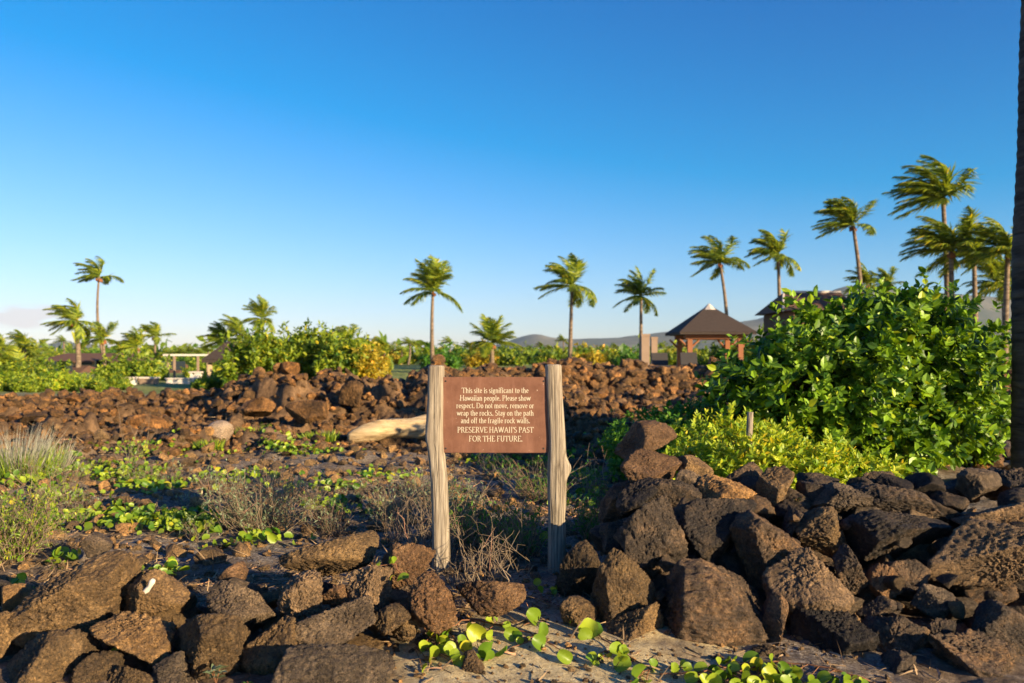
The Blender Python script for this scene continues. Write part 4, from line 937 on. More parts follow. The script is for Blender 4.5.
# lettering: a small drawn roman alphabet (pen strokes with thick stems, thin bars and serifs)
def arc(cx, cy, rx, ry, a0, a1, n=14): return [(cx + rx * math.cos(R(a0 + (a1 - a0) * k / n)), cy + ry * math.sin(R(a0 + (a1 - a0) * k / n))) for k in range(n + 1)]
X_, H_ = .46, .70
G = {  # advance, strokes, serifs (x, y, length)
 'i': (.26, [[(.13, 0), (.13, X_)]], [(.13, 0, .17), (.09, X_, .08)], [(.13, .62)]),
 'l': (.26, [[(.13, 0), (.13, H_)]], [(.13, 0, .17), (.09, H_, .08)]),
 'h': (.50, [[(.12, 0), (.12, H_)], arc(.26, .28, .13, .17, 150, 0) + [(.39, 0)]], [(.12, 0, .17), (.39, 0, .17), (.08, H_, .08)]),
 'n': (.50, [[(.12, 0), (.12, X_)], arc(.26, .28, .13, .17, 150, 0) + [(.39, 0)]], [(.12, 0, .17), (.39, 0, .17), (.08, X_, .08)]),
 'm': (.76, [[(.12, 0), (.12, X_)], arc(.25, .28, .13, .17, 150, 0) + [(.38, 0)], arc(.51, .28, .13, .17, 150, 0) + [(.64, 0)]], [(.12, 0, .17), (.38, 0, .15), (.64, 0, .17), (.08, X_, .08)]),
 'r': (.37, [[(.12, 0), (.12, X_)], arc(.26, .28, .12, .16, 150, 55)], [(.12, 0, .18), (.08, X_, .08)]),
 'u': (.50, [[(.11, X_), (.11, .17)] + arc(.23, .16, .12, .15, 180, 330), [(.38, X_), (.38, 0)]], [(.08, X_, .08), (.35, X_, .08), (.41, 0, .08)]),
 'o': (.47, [arc(.235, .23, .16, .22, 0, 360, 22)], []),
 'c': (.41, [arc(.235, .23, .16, .22, 45, 320, 18)], []),
 'e': (.43, [[(.08, .26), (.36, .26)] + arc(.225, .24, .14, .2, 8, 320, 20)], []),
 'a': (.42, [arc(.20, .32, .12, .13, 150, 0, 10) + [(.32, .06), (.40, .02)], arc(.20, .13, .12, .12, 60, 330, 14)], []),
 'd': (.50, [[(.38, H_), (.38, 0)], arc(.22, .22, .14, .21, 40, 320, 16)], [(.35, H_, .08), (.41, 0, .08)]),
 'g': (.45, [arc(.20, .30, .12, .14, 0, 360, 18), [(.29, .41), (.41, .45)], [(.12, .17), (.09, .10), (.16, .06), (.30, .05), (.37, -.03), (.33, -.14), (.20, -.18), (.08, -.15), (.06, -.06), (.12, .04)]], []),
 'p': (.50, [[(.12, X_), (.12, -.22)], arc(.26, .23, .14, .21, 140, -140, 16)], [(.12, -.22, .18), (.08, X_, .08)]),
 's': (.36, [arc(.18, .34, .10, .11, 40, 250, 10) + arc(.17, .11, .12, .11, 70, -150, 12)], []),
 't': (.31, [[(.14, .60), (.14, .10), (.19, .02), (.28, .04)], [(.04, X_), (.27, X_)]], []),
 'f': (.30, [[(.12, 0), (.12, .56)] + arc(.22, .58, .10, .12, 180, 50, 8), [(.03, X_), (.26, X_)]], [(.12, 0, .18)]),
 'k': (.50, [[(.12, 0), (.12, H_)], [(.14, .20), (.36, X_)], [(.20, .26), (.42, 0)]], [(.12, 0, .17), (.40, 0, .16), (.36, X_, .15), (.08, H_, .08)]),
 'v': (.46, [[(.07, X_), (.23, 0)], [(.23, 0), (.39, X_)]], [(.08, X_, .15), (.38, X_, .14)]),
 'w': (.70, [[(.07, X_), (.21, 0)], [(.21, 0), (.35, X_)], [(.35, X_), (.49, 0)], [(.49, 0), (.63, X_)]], [(.08, X_, .15), (.35, X_, .12), (.62, X_, .14)]),
 'y': (.46, [[(.07, X_), (.23, .02)], [(.39, X_), (.21, -.10), (.13, -.20), (.05, -.19)]], [(.08, X_, .15), (.38, X_, .14)]),
 'q': (.46, [], []),
 '.': (.22, [], [], [(.11, .04)]),
 ',': (.22, [[(.12, .05), (.07, -.10)]], [], [(.11, .04)]),
 "'": (.18, [[(.10, H_), (.08, .52)]], []),
 'T': (.64, [[(.32, 0), (.32, H_)], [(.04, H_ - .02), (.60, H_ - .02)], [(.05, H_), (.04, .56)], [(.59, H_), (.60, .56)]], [(.32, 0, .22)]),
 'H': (.76, [[(.15, 0), (.15, H_)], [(.61, 0), (.61, H_)], [(.15, .36), (.61, .36)]], [(.15, 0, .2), (.61, 0, .2), (.15, H_, .2), (.61, H_, .2)]),
 'I': (.34, [[(.17, 0), (.17, H_)]], [(.17, 0, .2), (.17, H_, .2)]),
 'P': (.58, [[(.15, 0), (.15, H_)], [(.15, .68)] + arc(.32, .51, .17, .17, 90, -90, 12) + [(.15, .34)]], [(.15, 0, .22), (.12, H_, .14)]),
 'R': (.66, [[(.15, 0), (.15, H_)], [(.15, .68)] + arc(.32, .52, .16, .16, 90, -90, 12) + [(.15, .36)], [(.32, .36), (.58, 0)]], [(.15, 0, .2), (.12, H_, .14), (.58, 0, .13)]),
 'D': (.74, [[(.15, 0), (.15, H_)], [(.15, .68)] + arc(.32, .35, .33, .33, 90, -90, 18) + [(.15, .02)]], [(.12, 0, .14), (.12, H_, .14)]),
 'S': (.52, [arc(.26, .53, .16, .16, 35, 250, 12) + arc(.26, .18, .18, .17, 75, -150, 14)], []),
 'E': (.60, [[(.15, 0), (.15, H_)], [(.15, H_ - .02), (.52, H_ - .02), (.53, .58)], [(.15, .36), (.42, .36)], [(.15, .02), (.54, .02), (.56, .14)]], [(.12, 0, .14), (.12, H_, .14)]),
 'F': (.56, [[(.15, 0), (.15, H_)], [(.15, H_ - .02), (.50, H_ - .02), (.51, .58)], [(.15, .36), (.40, .36)]], [(.15, 0, .2), (.12, H_, .14)]),
 'V': (.68, [[(.09, H_), (.34, 0)], [(.34, 0), (.60, H_)]], [(.10, H_, .18), (.59, H_, .16)]),
 'A': (.70, [[(.08, 0), (.35, H_)], [(.35, H_), (.62, 0)], [(.19, .25), (.52, .25)]], [(.08, 0, .17), (.62, 0, .2)]),
 'W': (.98, [[(.08, H_), (.28, 0)], [(.28, 0), (.49, H_)], [(.49, H_), (.70, 0)], [(.70, 0), (.90, H_)]], [(.09, H_, .18), (.49, H_, .14), (.89, H_, .16)]),
 'O': (.76, [arc(.38, .35, .30, .34, 0, 360, 28)], []),
 'U': (.72, [[(.15, H_), (.15, .24)] + arc(.36, .24, .21, .23, 180, 360, 12) + [(.57, H_)]], [(.15, H_, .2), (.57, H_, .18)]),
 ' ': (.24, [], []),
}
G['C'] = G['O']
def write(m, text, x0, x1, base, size):
    adv = sum(G[c][0] for c in text); k = (x1 - x0) / (adv * size); x = x0
    def quad(pts): m.add([(a, 0, b) for a, b in pts], Q=[list(range(4))])
    for ch in text:
        g_ = G[ch]
        P = lambda a, b: (x + a * size * k, base + b * size)
        for st in g_[1]:
            q = [P(*s) for s in st]; Lh, Rh = [], []
            for i in range(len(q)):
                a = q[max(0, i - 1)]; b = q[min(len(q) - 1, i + 1)]; dx, dz = b[0] - a[0], b[1] - a[1]; l = math.hypot(dx, dz) or 1
                ang_ = abs(dz / l); left_diag = (dx * dz > 0)
                wv_ = size * (.042 + .040 * ang_ * (.55 if left_diag and ang_ < .97 else 1)) / 2
                nx_, nz2 = -dz / l, dx / l; Lh.append((q[i][0] + nx_ * wv_, q[i][1] + nz2 * wv_)); Rh.append((q[i][0] - nx_ * wv_, q[i][1] - nz2 * wv_))
            for i in range(len(q) - 1): quad([Lh[i], Rh[i], Rh[i + 1], Lh[i + 1]])
        for (sx, sy, ln) in g_[2]:
            a = P(sx - ln / 2, sy); b = P(sx + ln / 2, sy); t = size * .02; quad([(a[0], a[1] - t), (b[0], a[1] - t), (b[0], a[1] + t), (a[0], a[1] + t)])
        if len(g_) > 3:
            for (sx, sy) in g_[3]:
                c_ = P(sx, sy); r = size * .055; quad([(c_[0] - r, c_[1] - r), (c_[0] + r, c_[1] - r), (c_[0] + r, c_[1] + r), (c_[0] - r, c_[1] + r)])
        x += g_[0] * size * k
lines = [('This site is significant to the', 462, 528.5, 392.8, 7.6), ('Hawaiian people. Please show', 460, 530.6, 400.4, 7.6), ('respect. Do not move, remove or', 456.5, 534, 407.9, 7.6),
         ('wrap the rocks. Stay on the path', 457, 533.6, 415.3, 7.6), ('and off the fragile rock walls.', 461, 530, 422.8, 7.6), ("PRESERVE HAWAII'S PAST", 457.5, 533.5, 432.2, 7.9), ('FOR THE FUTURE.', 469, 522.5, 441.0, 7.9)]
for t, a, b, y, s in lines:
    m = MB(); write(m, t, (a - CX) * PX - off[0], (b - CX) * PX - off[0], EYE - (y - HZ) * PX, s * PX)
    o = m.build('lettering', M['letter'], sign, smooth=False); o.location = (0, -.0245, 0)
# screws
m = MB()
D_, F_ = ico(2)
for px, py in ((446, 381), (446, 448), (543.5, 381), (543.5, 448)):
    m = MB(); m.add(D_ * [.006, .003, .006], T=F_); o = m.build('screw', M['dark'], sign); o.location = ((px - CX) * PX - off[0], -.024, EYE - (py - HZ) * PX)

# ------------------------------------------------------------------ small things
hero(206, 232, 421, 446, 11.6, 'pale grey upright stone standing in the brown lava on the left', 'pale_stone', 80, seed=31, rough=.6, name='upright_stone')
# bleached log
a = W(348, 437, 11.4); b = W(448, 424, 11.4); n = 30; t = np.linspace(0, 1, n)
P = np.stack([a.x + (b.x - a.x) * t, 11.4 + .3 * t, (a.z) + (b.z - a.z) * t + .02 * np.sin(t * 5)], 1)
K = 22; aa = np.arange(K) * 2 * math.pi / K; V = []
for q in range(n):
    r = .06 + .10 * min(1, t[q] * 3.2) ** .7 + .02 * math.sin(t[q] * 9); r *= 1 - .25 * max(0, t[q] - .8) * 5 * .3
    nz_ = fbm(np.stack([np.cos(aa) * 1.6, np.sin(aa) * 1.6, np.full(K, t[q] * 3)], 1), 4, 77) + .5 * fbm(np.stack([np.cos(aa) * 5, np.sin(aa) * 5, np.full(K, t[q] * 2)], 1), 3, 78); rr2 = r * (1 + .42 * nz_)
    V.append(np.stack([np.full(K, P[q, 0]), P[q, 1] + 1.1 * rr2 * np.cos(aa), P[q, 2] + .95 * rr2 * np.sin(aa)], 1))
V = np.concatenate(V); i = np.arange(n - 1)[:, None] * K; j = np.arange(K)[None]; j2 = (j + 1) % K
Q = np.stack([i + j, i + j2, i + K + j2, i + K + j], -1).reshape(-1, 4); V = np.vstack([V, [V[:K].mean(0)], [V[-K:].mean(0)]]); nn = len(V)
T = [[nn - 2, (q + 1) % K, q] for q in range(K)] + [[nn - 1, (n - 1) * K + q, (n - 1) * K + (q + 1) % K] for q in range(K)]
lz = np.array([P[15, 0], P[15, 1], a.z - .1]); o = mesh_np('driftwood_log', V - lz, [Q, np.array(T)], M['log'], loc=tuple(lz)); tag(o, 'pale tan driftwood log lying on the lava behind the left sign post', 'log')
for k, (x0, x1, y0, y1) in enumerate([(345, 372, 436, 452), (380, 408, 438, 452), (415, 440, 438, 455)]):
    hero(x0, x1, y0, y1, 11.5, 'brown block under the %s of the driftwood log' % ('left tip', 'middle', 'right half')[k], 'lava_far', seed=61 + k)
for k, (x0, x1, y0, y1, Y, lab) in enumerate([(338, 364, 380, 408, 14.0, 'squarish orange brown block standing in the sunlit mound'), (282, 330, 400, 424, 12.6, 'long brown slab low in the middle of the sunlit mound'), (240, 276, 396, 418, 13.0, 'broad brown slab at the left shoulder of the sunlit mound'),
    (128, 168, 414, 436, 13.0, 'wide brown slab low in the left rubble bank'), (14, 56, 412, 430, 13.6, 'brown slab above the silver grass'), (566, 640, 414, 428, 15.4, 'flat dark ledge in the shaded hollow'), (640, 700, 406, 422, 16.0, 'dark ledge left of the shaded shrub')]):
    hero(x0, x1, y0, y1, Y, lab, 'lava_far', 0, seed=813 + k * 5, sub=6, facets=8, rough=1.6, grow=1)
# stake
c = W(748, 436, 7.25); t_ = MB(); t_.tube([[c.x, c.y, 0], [c.x + .01, c.y, c.z], [c.x + .02, c.y, W(748, 412, 7.25).z]], [.03, .03, .028], 9); o = t_.build('stake', M['wood'], loc=(c.x, c.y, 0)); tag(o, 'short pale wooden stake standing in the bright shrub', 'stake')
# coral finger
c = W(148, 587, 3.70); m = MB(); u = Vector((.6, -.1, .75)).normalized() * .047
s2 = Vector((.004, 0, -.003)); m.tube([c - u, c - u * .85, c - u * .3 + s2, c + u * .2 + s2, c + u * .7, c + u * .98], [.005, .011, .0135, .010, .0145, .009], 10); m.tube([c + u * .1, c + u * .35 + Vector((.014, 0, .002))], [.007, .005], 7); o = m.build('coral_piece', M['coral'], loc=tuple(c - u)); tag(o, 'white finger of coral lying on the flat topped rock', 'coral')

# twiggy dry shrubs and grass
def twigs(name, px, py, w_, h_, n, label, seed, leafn=0, mat='dry_twig', leafm='silver_leaf', r0=.0035, cat='shrub', splay=1.0, group=None, br=3, p=None, curl=.12):
    rs = np.random.RandomState(seed); p = p or ground_at(px, py); k = p.y / F; root = empty(name, p, label, cat, group); m = MB(); LP, LD = [], []
    for q in range(n):
        a = rs.uniform(0, 6.28); rr_ = rs.uniform(0, .35) * w_ * k / 2; b = np.array([math.cos(a) * rr_, math.sin(a) * rr_, -.01]); tip = np.array([math.cos(a) * splay * w_ * k / 2 * rs.uniform(.3, 1), math.sin(a) * splay * w_ * k / 2 * rs.uniform(.3, 1), h_ * k * rs.uniform(.4, 1)])
        t = np.linspace(0, 1, 6)[:, None]; pts = b + (tip - b) * t + rs.normal(0, curl, 3) * (tip[2]) * np.sin(t * math.pi) + rs.normal(0, .02, (6, 3)) * h_ * k
        m.tube(pts, np.linspace(r0, r0 * .35, 6), 3, False)
        for s in range(br):
            i = rs.randint(1, 5); d = rs.normal(0, .5, 3) + [0, 0, .5]; L = h_ * k * rs.uniform(.15, .4); e = pts[i] + d / np.linalg.norm(d) * L; m.tube([pts[i], (pts[i] + e) / 2 + rs.normal(0, .01, 3), e], [r0 * .5, r0 * .4, r0 * .2], 3, False)
            if leafn:
                for l in range(leafn): LP.append(pts[i] + (e - pts[i]) * rs.uniform(.2, 1)); LD.append(rs.normal(0, .6, 3) + [0, 0, .6])
    m.build('twigs', M[mat], root)
    if LP: V, Fc = leaves(np.array(LP), np.array(LD), rs.uniform(.015, .04, len(LP)), rs.uniform(.006, .012, len(LP)), rs, LEAF); mesh_np('leaves', V, Fc, M[leafm], root, smooth=False)
    return root
def grass(name, px, py, w_, h_, n, label, seed, mat='grass_blade', group=None, lean=(-.1, 0), bw=.004, p=None):
    rs = np.random.RandomState(seed); p = p or ground_at(px, py); k = p.y / F; m = MB(); P, D, L = [], [], []
    for q in range(n):
        a = rs.uniform(0, 6.28); r = w_ * k * .5 * math.sqrt(rs.uniform(0, 1)) * .6; b = np.array([math.cos(a) * r, math.sin(a) * r, -.01]); d = np.array([math.cos(a) * .45 + lean[0], math.sin(a) * .45 + lean[1], 1]) + rs.normal(0, .15, 3); P.append(b); D.append(d); L.append(h_ * k * rs.uniform(.5, 1))
    V, Fc = leaves(np.array(P), np.array(D), np.array(L), bw, rs, BLADE, np.array(D) * 0 + [0, -1, .1], .6)
    o = mesh_np(name, V, Fc, M[mat], loc=tuple(p), smooth=False); tag(o, label, 'grass', group); return o
twigs('dry_shrub', 262, 532, 150, 66, 150, 'grey green twiggy shrub in the middle of the weedy ground', 1, 3, br=4)
twigs('dry_shrub', 330, 535, 70, 40, 50, 'smaller brown twiggy shrub beside the grey green one', 12, 1, br=3)
twigs('dry_shrub', 10, 560, 110, 75, 150, 'yellow green twiggy plant at the left edge behind the wall', 2, 5, leafm='vine_leaf', br=4)
twigs('dead_brush', 480, 592, 80, 62, 34, 'tangle of bare pale twigs behind the sign between its posts', 3, 0, r0=.004, br=6, curl=.3, cat='dead brush')
twigs('dead_brush', 415, 555, 90, 70, 26, 'bare upright stalks left of the sign', 4, 0, r0=.004, br=3, cat='dead brush', splay=.9)
twigs('dead_brush', 392, 545, 60, 50, 22, 'short bare stalks left of the upright ones', 5, 0, r0=.0035, br=3, cat='dead brush')
twigs('dead_brush', 590, 500, 60, 60, 8, 'few long bare twigs right of the right sign post', 6, 0, r0=.004, br=3, cat='dead brush')
twigs('dead_brush', 505, 560, 110, 60, 34, 'pale bare twigs in the shade behind the sign', 16, 0, r0=.003, br=4, cat='dead brush')
twigs('dead_brush', 440, 560, 60, 74, 18, 'tall bare stalks close behind the left sign post', 17, 0, r0=.0035, br=4, cat='dead brush')
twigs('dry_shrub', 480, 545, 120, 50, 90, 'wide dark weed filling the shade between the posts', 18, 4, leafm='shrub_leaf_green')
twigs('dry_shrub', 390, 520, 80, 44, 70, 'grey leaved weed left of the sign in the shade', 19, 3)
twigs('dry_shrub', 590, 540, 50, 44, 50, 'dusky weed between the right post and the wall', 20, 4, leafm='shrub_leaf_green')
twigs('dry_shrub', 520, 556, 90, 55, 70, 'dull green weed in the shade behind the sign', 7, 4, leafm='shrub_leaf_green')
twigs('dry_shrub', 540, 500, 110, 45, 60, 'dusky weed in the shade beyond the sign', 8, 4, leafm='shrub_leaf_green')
twigs('dry_shrub', 460, 520, 80, 40, 50, 'grey weed in the shade behind the left sign post', 9, 4)
twigs('dry_shrub', 430, 500, 90, 36, 60, 'thin grey weed beyond the upright stalks', 10, 2)
twigs('dead_brush', 130, 470, 70, 60, 14, 'tall thin bare stalks right of the silver grass', 13, 0, r0=.004, br=2, cat='dead brush')
twigs('dead_brush', 60, 500, 90, 50, 30, 'thin brown stalks among the vines on the left', 14, 0, r0=.003, br=2, cat='dead brush')
grass('silver_grass', 12, 476, 90, 60, 600, 'large tuft of silver tipped grass at the left edge', 1, 'pale_grass_blade', bw=.007)
grass('silver_grass', 55, 472, 34, 40, 240, 'smaller silver tuft right of the large one', 2, 'pale_grass_blade', bw=.007)
grass('green_grass', 20, 478, 110, 40, 500, 'green base grass below the silver tufts', 3, 'vine_leaf', bw=.008)
for i_, (px, py, w_, h_, lab) in enumerate([(255, 438, 70, 14, 'yellowish grass patch right of the upright pale stone'), (320, 446, 60, 12, 'yellowish grass patch left of the driftwood log'), (210, 445, 40, 12, 'short grass at the foot of the upright pale stone')]):
    grass('yellow_grass', px, py, w_, h_, 260, lab, 20 + i_, 'hedge_leaf', bw=.02)
for i_ in range(30):
    px = rr.uniform(20, 440); py = rr.uniform(470, 560)
    twigs('dry_weed', px, py, rr.uniform(25, 60), rr.uniform(14, 30), 20, 'little dry weed on the open ground left of the sign', 300 + i_, rr.choice([0, 1, 2]), r0=.0025, br=2, cat='weed', group='little dry weeds left of the sign')
for i_ in range(10):
    px = rr.uniform(575, 640) if i_ % 2 else rr.uniform(455, 545); py = rr.uniform(470, 545)
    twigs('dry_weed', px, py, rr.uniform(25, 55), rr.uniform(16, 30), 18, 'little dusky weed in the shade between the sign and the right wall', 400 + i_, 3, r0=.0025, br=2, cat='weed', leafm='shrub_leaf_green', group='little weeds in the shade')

# dead litter, uncountable
rs = np.random.RandomState(21); n = 26000
yy = 4.1 + 9 * rs.uniform(0, 1, n) ** 1.7; xx = rs.uniform(-.75, .45, n) * yy; nn_ = fbm(np.stack([xx * 1.1, yy * 1.1, yy * 0], 1), 4, 6); kp = nn_ > rs.uniform(-.35, .25, n); xx, yy = xx[kp], yy[kp]
P = np.stack([xx, yy, full_h(xx, yy) + rs.uniform(.002, .03, len(xx))], 1); D = rs.normal(size=P.shape) * [1, 1, .28]
xa = rs.uniform(-1.9, 2.0, 1500); ya = rs.uniform(3.05, 4.5, 1500); kp = fbm(np.stack([xa * 2, ya * 2, ya * 0], 1), 3, 14) > rs.uniform(-.3, .5, 1500); xa, ya = xa[kp], ya[kp]
P2 = np.stack([xa, ya, full_h(xa, ya) + rs.uniform(.001, .012, len(xa))], 1); P = np.vstack([P, P2]); D = np.vstack([D, rs.normal(size=P2.shape) * [1, 1, .15]])
V, Fc = leaves(P, D, rs.uniform(.03, .16, len(P)), rs.uniform(.003, .010, len(P)), rs, BLADE, None, 1.0)
tag(mesh_np('dry_litter', V, Fc, M['litter'], smooth=False), 'dry stems and dead leaves strewn over the ground', 'litter', kind='stuff')

# ground cover vines: patches of round leaves
patches = [(15, 478, 60, 14, 170), (60, 470, 60, 10, 80), (150, 452, 50, 7, 120), (215, 455, 20, 4, 20), (120, 475, 55, 9, 150), (150, 488, 40, 8, 80), (55, 500, 45, 9, 90), (110, 520, 70, 9, 150), (175, 528, 60, 9, 130), (220, 520, 50, 8, 80), (40, 528, 45, 10, 80), (300, 452, 45, 6, 90), (265, 445, 30, 5, 50), (335, 510, 40, 8, 50), (240, 480, 60, 7, 60), (330, 490, 50, 8, 40), (60, 455, 25, 5, 30), (380, 480, 50, 8, 40), (490, 462, 40, 6, 60), (530, 465, 30, 5, 40), (590, 480, 40, 8, 50), (600, 455, 50, 5, 90), (160, 575, 30, 5, 14), (65, 565, 30, 7, 22), (250, 545, 60, 8, 30), (15, 600, 15, 12, 12), (100, 645, 10, 8, 6), (580, 500, 30, 9, 30), (520, 545, 30, 7, 22)]
rs = np.random.RandomState(33); P, D, L = [], [], []
for (px, py, wx, hy, n) in patches:
    for q in range(int(n * 1.25)):
        p = ground_at(px + rs.normal(0, .5) * wx, py + rs.normal(0, .5) * hy); P.append((p.x, p.y, p.z + rs.uniform(.01, .06))); D.append(rs.normal(0, 1, 3) * [1, 1, .3] + [0, -.2, .45]); L.append(rs.uniform(.035, .075))
V, Fc = leaves(np.array(P), np.array(D), np.array(L), np.array(L) * 1.0, rs, ROUND, np.tile([.2, -.6, .8], (len(P), 1)), .45)
tag(mesh_np('vine_ground_cover', V, Fc, M['vine_leaf']), 'patches of round leaved beach vine creeping over the stones', 'ground cover', kind='stuff')

# foreground vines with leaf, stem and flower
def vine(pts, leafs, label, seed, flower=None, lift=.012):
    """pts: stem in pixels (px, py, depth or None); leafs: (px, py, size px, depth or None)"""
    rs = np.random.RandomState(seed)
    def q(px, py, Y): 
        if Y: return W(px, py, Y)
        p = ground_at(px, py); p.z += lift; return p
    S = [q(*p) for p in pts]; root = empty('beach_vine', S[0], label, 'vine'); b = S[0]; m = MB()
    SS = []
    for i in range(len(S) - 1):
        for t in np.linspace(0, 1, 6, False): v = S[i].lerp(S[i + 1], t); SS.append([v.x + rs.normal(0, .004), v.y + rs.normal(0, .004), v.z + abs(rs.normal(0, .004))])
    SS.append(list(S[-1])); SS = np.array(SS) - np.array(b); m.tube(SS, .0035, 6)
    P, D, L = [], [], []
    for (px, py, s, Y) in leafs:
        if Y: c = W(px, py, Y)
        else:
            c = ground_at(px, py + s * .45); c.z += s / F * c.y * .3
        c = np.array(c) - np.array(b); l = s / F * (c[1] + b[1]); d = np.array([rs.uniform(-1, 1), rs.uniform(-.5, .1), rs.uniform(.25, .9)]); d /= np.linalg.norm(d)
        P.append(c - d * l * .4); D.append(d); L.append(l * 1.05); k = np.argmin(np.linalg.norm(SS - c, axis=1)); m.tube([SS[k], (SS[k] + P[-1]) / 2 + [0, 0, .01], P[-1]], .0022, 5, False)
    for k in range(len(P)):              # younger leaves and short side shoots beside the large ones
        for q_ in range(rs.randint(0, 3)):
            o_ = rs.normal(0, .035, 3); c = P[k] + [o_[0], o_[1] * .8, abs(o_[2]) * .4]; P.append(c); D.append(np.array([rs.uniform(-1, 1), rs.uniform(-.6, .2), rs.uniform(.1, .8)])); L.append(L[k] * rs.uniform(.4, .85)); m.tube([P[k], (P[k] + c) / 2 - [0, 0, .004], c], .0018, 4, False)
    m.build('stem', M['vine_stem'], root)
    V, Fc = leaves(np.array(P), np.array(D), np.array(L), np.array(L) * rs.uniform(.85, 1.1, len(L)), rs, ROUND, np.tile([.35, -.65, .65], (len(P), 1)), .55)
    o = mesh_np('leaves', V, Fc, M['vine_leaf'], root); o.data.polygons.foreach_set('use_smooth', [True] * len(o.data.polygons))
    s_ = o.modifiers.new('sub', 'SUBSURF'); s_.levels = 1; s_.render_levels = 1
    if flower:
        c = np.array(W(*flower)) - np.array(b); mf = MB(); kk = 20; A = np.arange(kk) * 2 * math.pi / kk; ax = np.array([.5, -.3, .8]); ax /= np.linalg.norm(ax); u = np.cross(ax, [0, 1, 0]); u /= np.linalg.norm(u); v = np.cross(ax, u); rings = []
        for rad_, h in ((.002, -.045), (.004, -.02), (.010, -.005), (.026, .005)):
            wob = 1 + (.25 * np.cos(5 * A) if rad_ > .02 else 0); rings.append(c + ax * h + (np.cos(A) * rad_ * wob)[:, None] * u + (np.sin(A) * rad_ * wob)[:, None] * v)
        Vv = np.concatenate(rings); Q = [[r * kk + i, r * kk + (i + 1) % kk, (r + 1) * kk + (i + 1) % kk, (r + 1) * kk + i] for r in range(3) for i in range(kk)]; mf.add(Vv, Q=Q); mf.build('flower', M['petal'], root)
    return root
vine([(424, 632, None), (420, 610, 3.75), (412, 590, 3.8), (402, 576, 3.85), (392, 562, 3.9)], [(402, 580, 13, 3.8), (420, 596, 12, 3.78), (414, 615, 9, 3.76), (390, 562, 9, 3.88), (432, 634, 12, None)], 'vine shoot climbing the wall end left of the left sign post', 1)
vine([(415, 652, None), (445, 632, None), (470, 622, None), (500, 628, None), (530, 636, None), (556, 650, None)],
     [(446, 632, 15, None), (429, 653, 20, None), (442, 645, 11, None), (457, 659, 13, None), (467, 646, 13, None), (478, 630, 20, None), (489, 650, 20, None), (490, 620, 11, None), (513, 632, 16, None), (507, 626, 11, None), (533, 615, 18, None), (540, 629, 16, None), (539, 641, 16, None), (566, 655, 16, None), (425, 668, 9, None), (520, 640, 9, None)],
     'beach vine with a pink flower running over the sand below the sign', 2, flower=(498, 616, 4.1))
vine([(540, 600, None), (565, 612, None), (590, 628, None), (612, 650, None), (650, 672, None)],
     [(568, 609, 15, None), (580, 612, 18, None), (588, 627, 19, None), (540, 590, 9, None), (553, 591, 9, None), (537, 582, 8, None), (590, 660, 12, None), (592, 655, 10, None), (617, 650, 20, None), (621, 662, 18, None), (608, 655, 11, None), (640, 672, 18, None), (652, 665, 13, None), (645, 680, 14, None), (575, 622, 10, None)],
     'beach vine running from the right sign post foot toward the bottom edge', 3)
vine([(660, 678, None), (700, 676, None), (740, 668, None), (775, 672, None), (812, 690, None)],
     [(672, 668, 13, None), (690, 676, 14, None), (704, 682, 17, None), (720, 676, 15, None), (728, 662, 12, None), (742, 672, 18, None), (750, 658, 17, None), (762, 668, 18, None), (770, 660, 14, None), (776, 680, 17, None), (792, 680, 14, None), (812, 684, 16, None), (835, 688, 12, None), (735, 684, 16, None), (755, 684, 18, None), (683, 664, 9, None), (712, 668, 10, None), (848, 684, 12, None)],
     'dense beach vine at the bottom edge below the biggest boulder', 4)
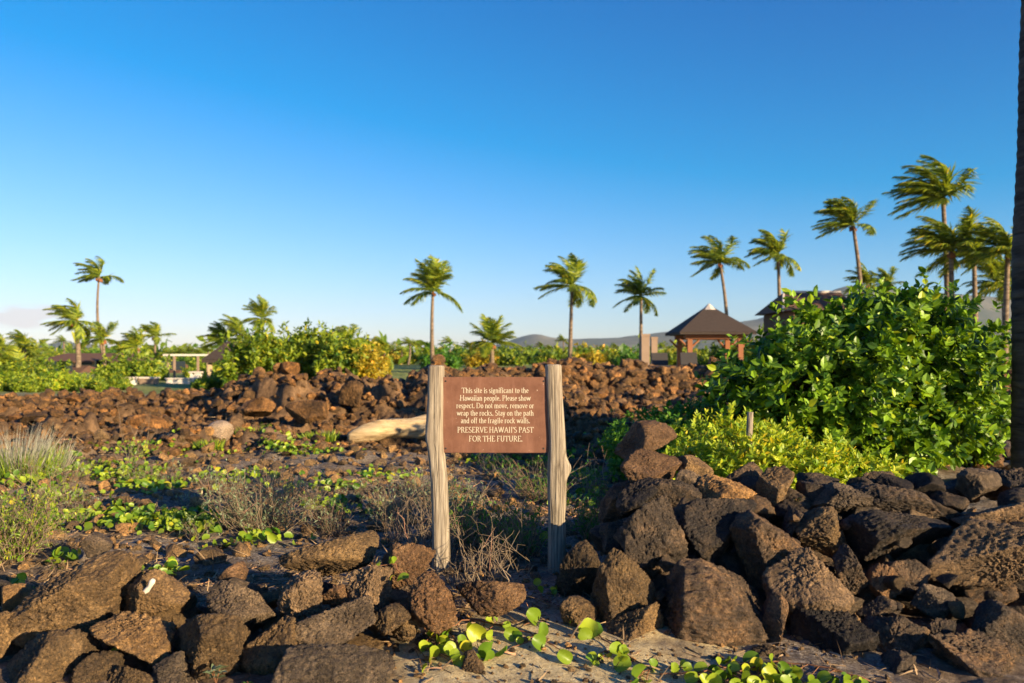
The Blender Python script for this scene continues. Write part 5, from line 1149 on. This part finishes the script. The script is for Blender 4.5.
vine([(690, 682, None), (735, 676, None), (775, 664, None), (830, 672, None), (870, 684, None)],
     [(700, 668, 14, None), (714, 680, 18, None), (732, 670, 16, None), (746, 680, 19, None), (758, 664, 15, None), (768, 676, 19, None), (782, 668, 16, None), (796, 672, 15, None), (806, 680, 17, None), (824, 678, 15, None), (842, 680, 16, None), (860, 684, 14, None), (724, 658, 11, None), (786, 684, 18, None)],
     'bright beach vine leaves crowding the bottom edge in front of the right wall', 8)
vine([(430, 660, None), (440, 645, None), (452, 640, None), (462, 652, None)], [(438, 640, 14, None), (448, 652, 15, None), (422, 646, 13, None), (460, 640, 12, None), (470, 658, 13, None)], 'vine leaves bunched beside the small upright stone in the sand', 9)
vine([(80, 668, None), (92, 660, None), (104, 655, None)], [(90, 658, 14, 3.6), (100, 662, 12, 3.58), (355, 676, 14, 3.35)][:2], 'two vine leaves poking out between the left wall rocks', 5)
vine([(358, 690, 3.3), (354, 682, 3.3), (352, 676, 3.3)], [(354, 676, 13, 3.28)], 'single vine leaf at the bottom edge below the speckled rock', 6)
# silvery seedling
def sprout(px, py, Y, s, n, label, mat, seed, name='seedling'):
    rs = np.random.RandomState(seed); p = W(px, py, Y); root = empty(name, p, label, 'seedling'); m = MB(); P, D, L = [], [], []
    for k in range(3):
        tip = np.array([rs.uniform(-.4, .4), -.3 + rs.uniform(-.2, .1), 1]) * s * rs.uniform(.6, 1); m.tube([[0, 0, 0], tip * .5, tip], .0025, 5, False)
        for q in range(n):
            a = q * 2.4; t = .35 + .65 * q / n; P.append(tip * t); D.append([math.cos(a), math.sin(a), .35]); L.append(s * .5 * rs.uniform(.7, 1.1))
    V, Fc = leaves(np.array(P), np.array(D), np.array(L), np.array(L) * .28, rs, LEAF, None, .2); m.build('stem', M['vine_stem'], root); mesh_np('leaves', V, Fc, M[mat], root)
sprout(216, 684, 3.28, .11, 9, 'small silvery green seedling in front of the left wall', 'silver_leaf', 1)
sprout(250, 690, 3.3, .05, 6, 'tiny green seedling right of the silvery one', 'vine_leaf', 2)
sprout(990, 494, 5.15, .09, 7, 'small green seedling on the crest left of the palm trunk', 'vine_leaf', 3)
sprout(798, 506, 4.75, .06, 6, 'tiny green seedling among the crest rocks', 'vine_leaf', 4)
sprout(948, 514, 4.9, .05, 10, 'small green seedling behind the long flat slab', 'vine_leaf', 5)
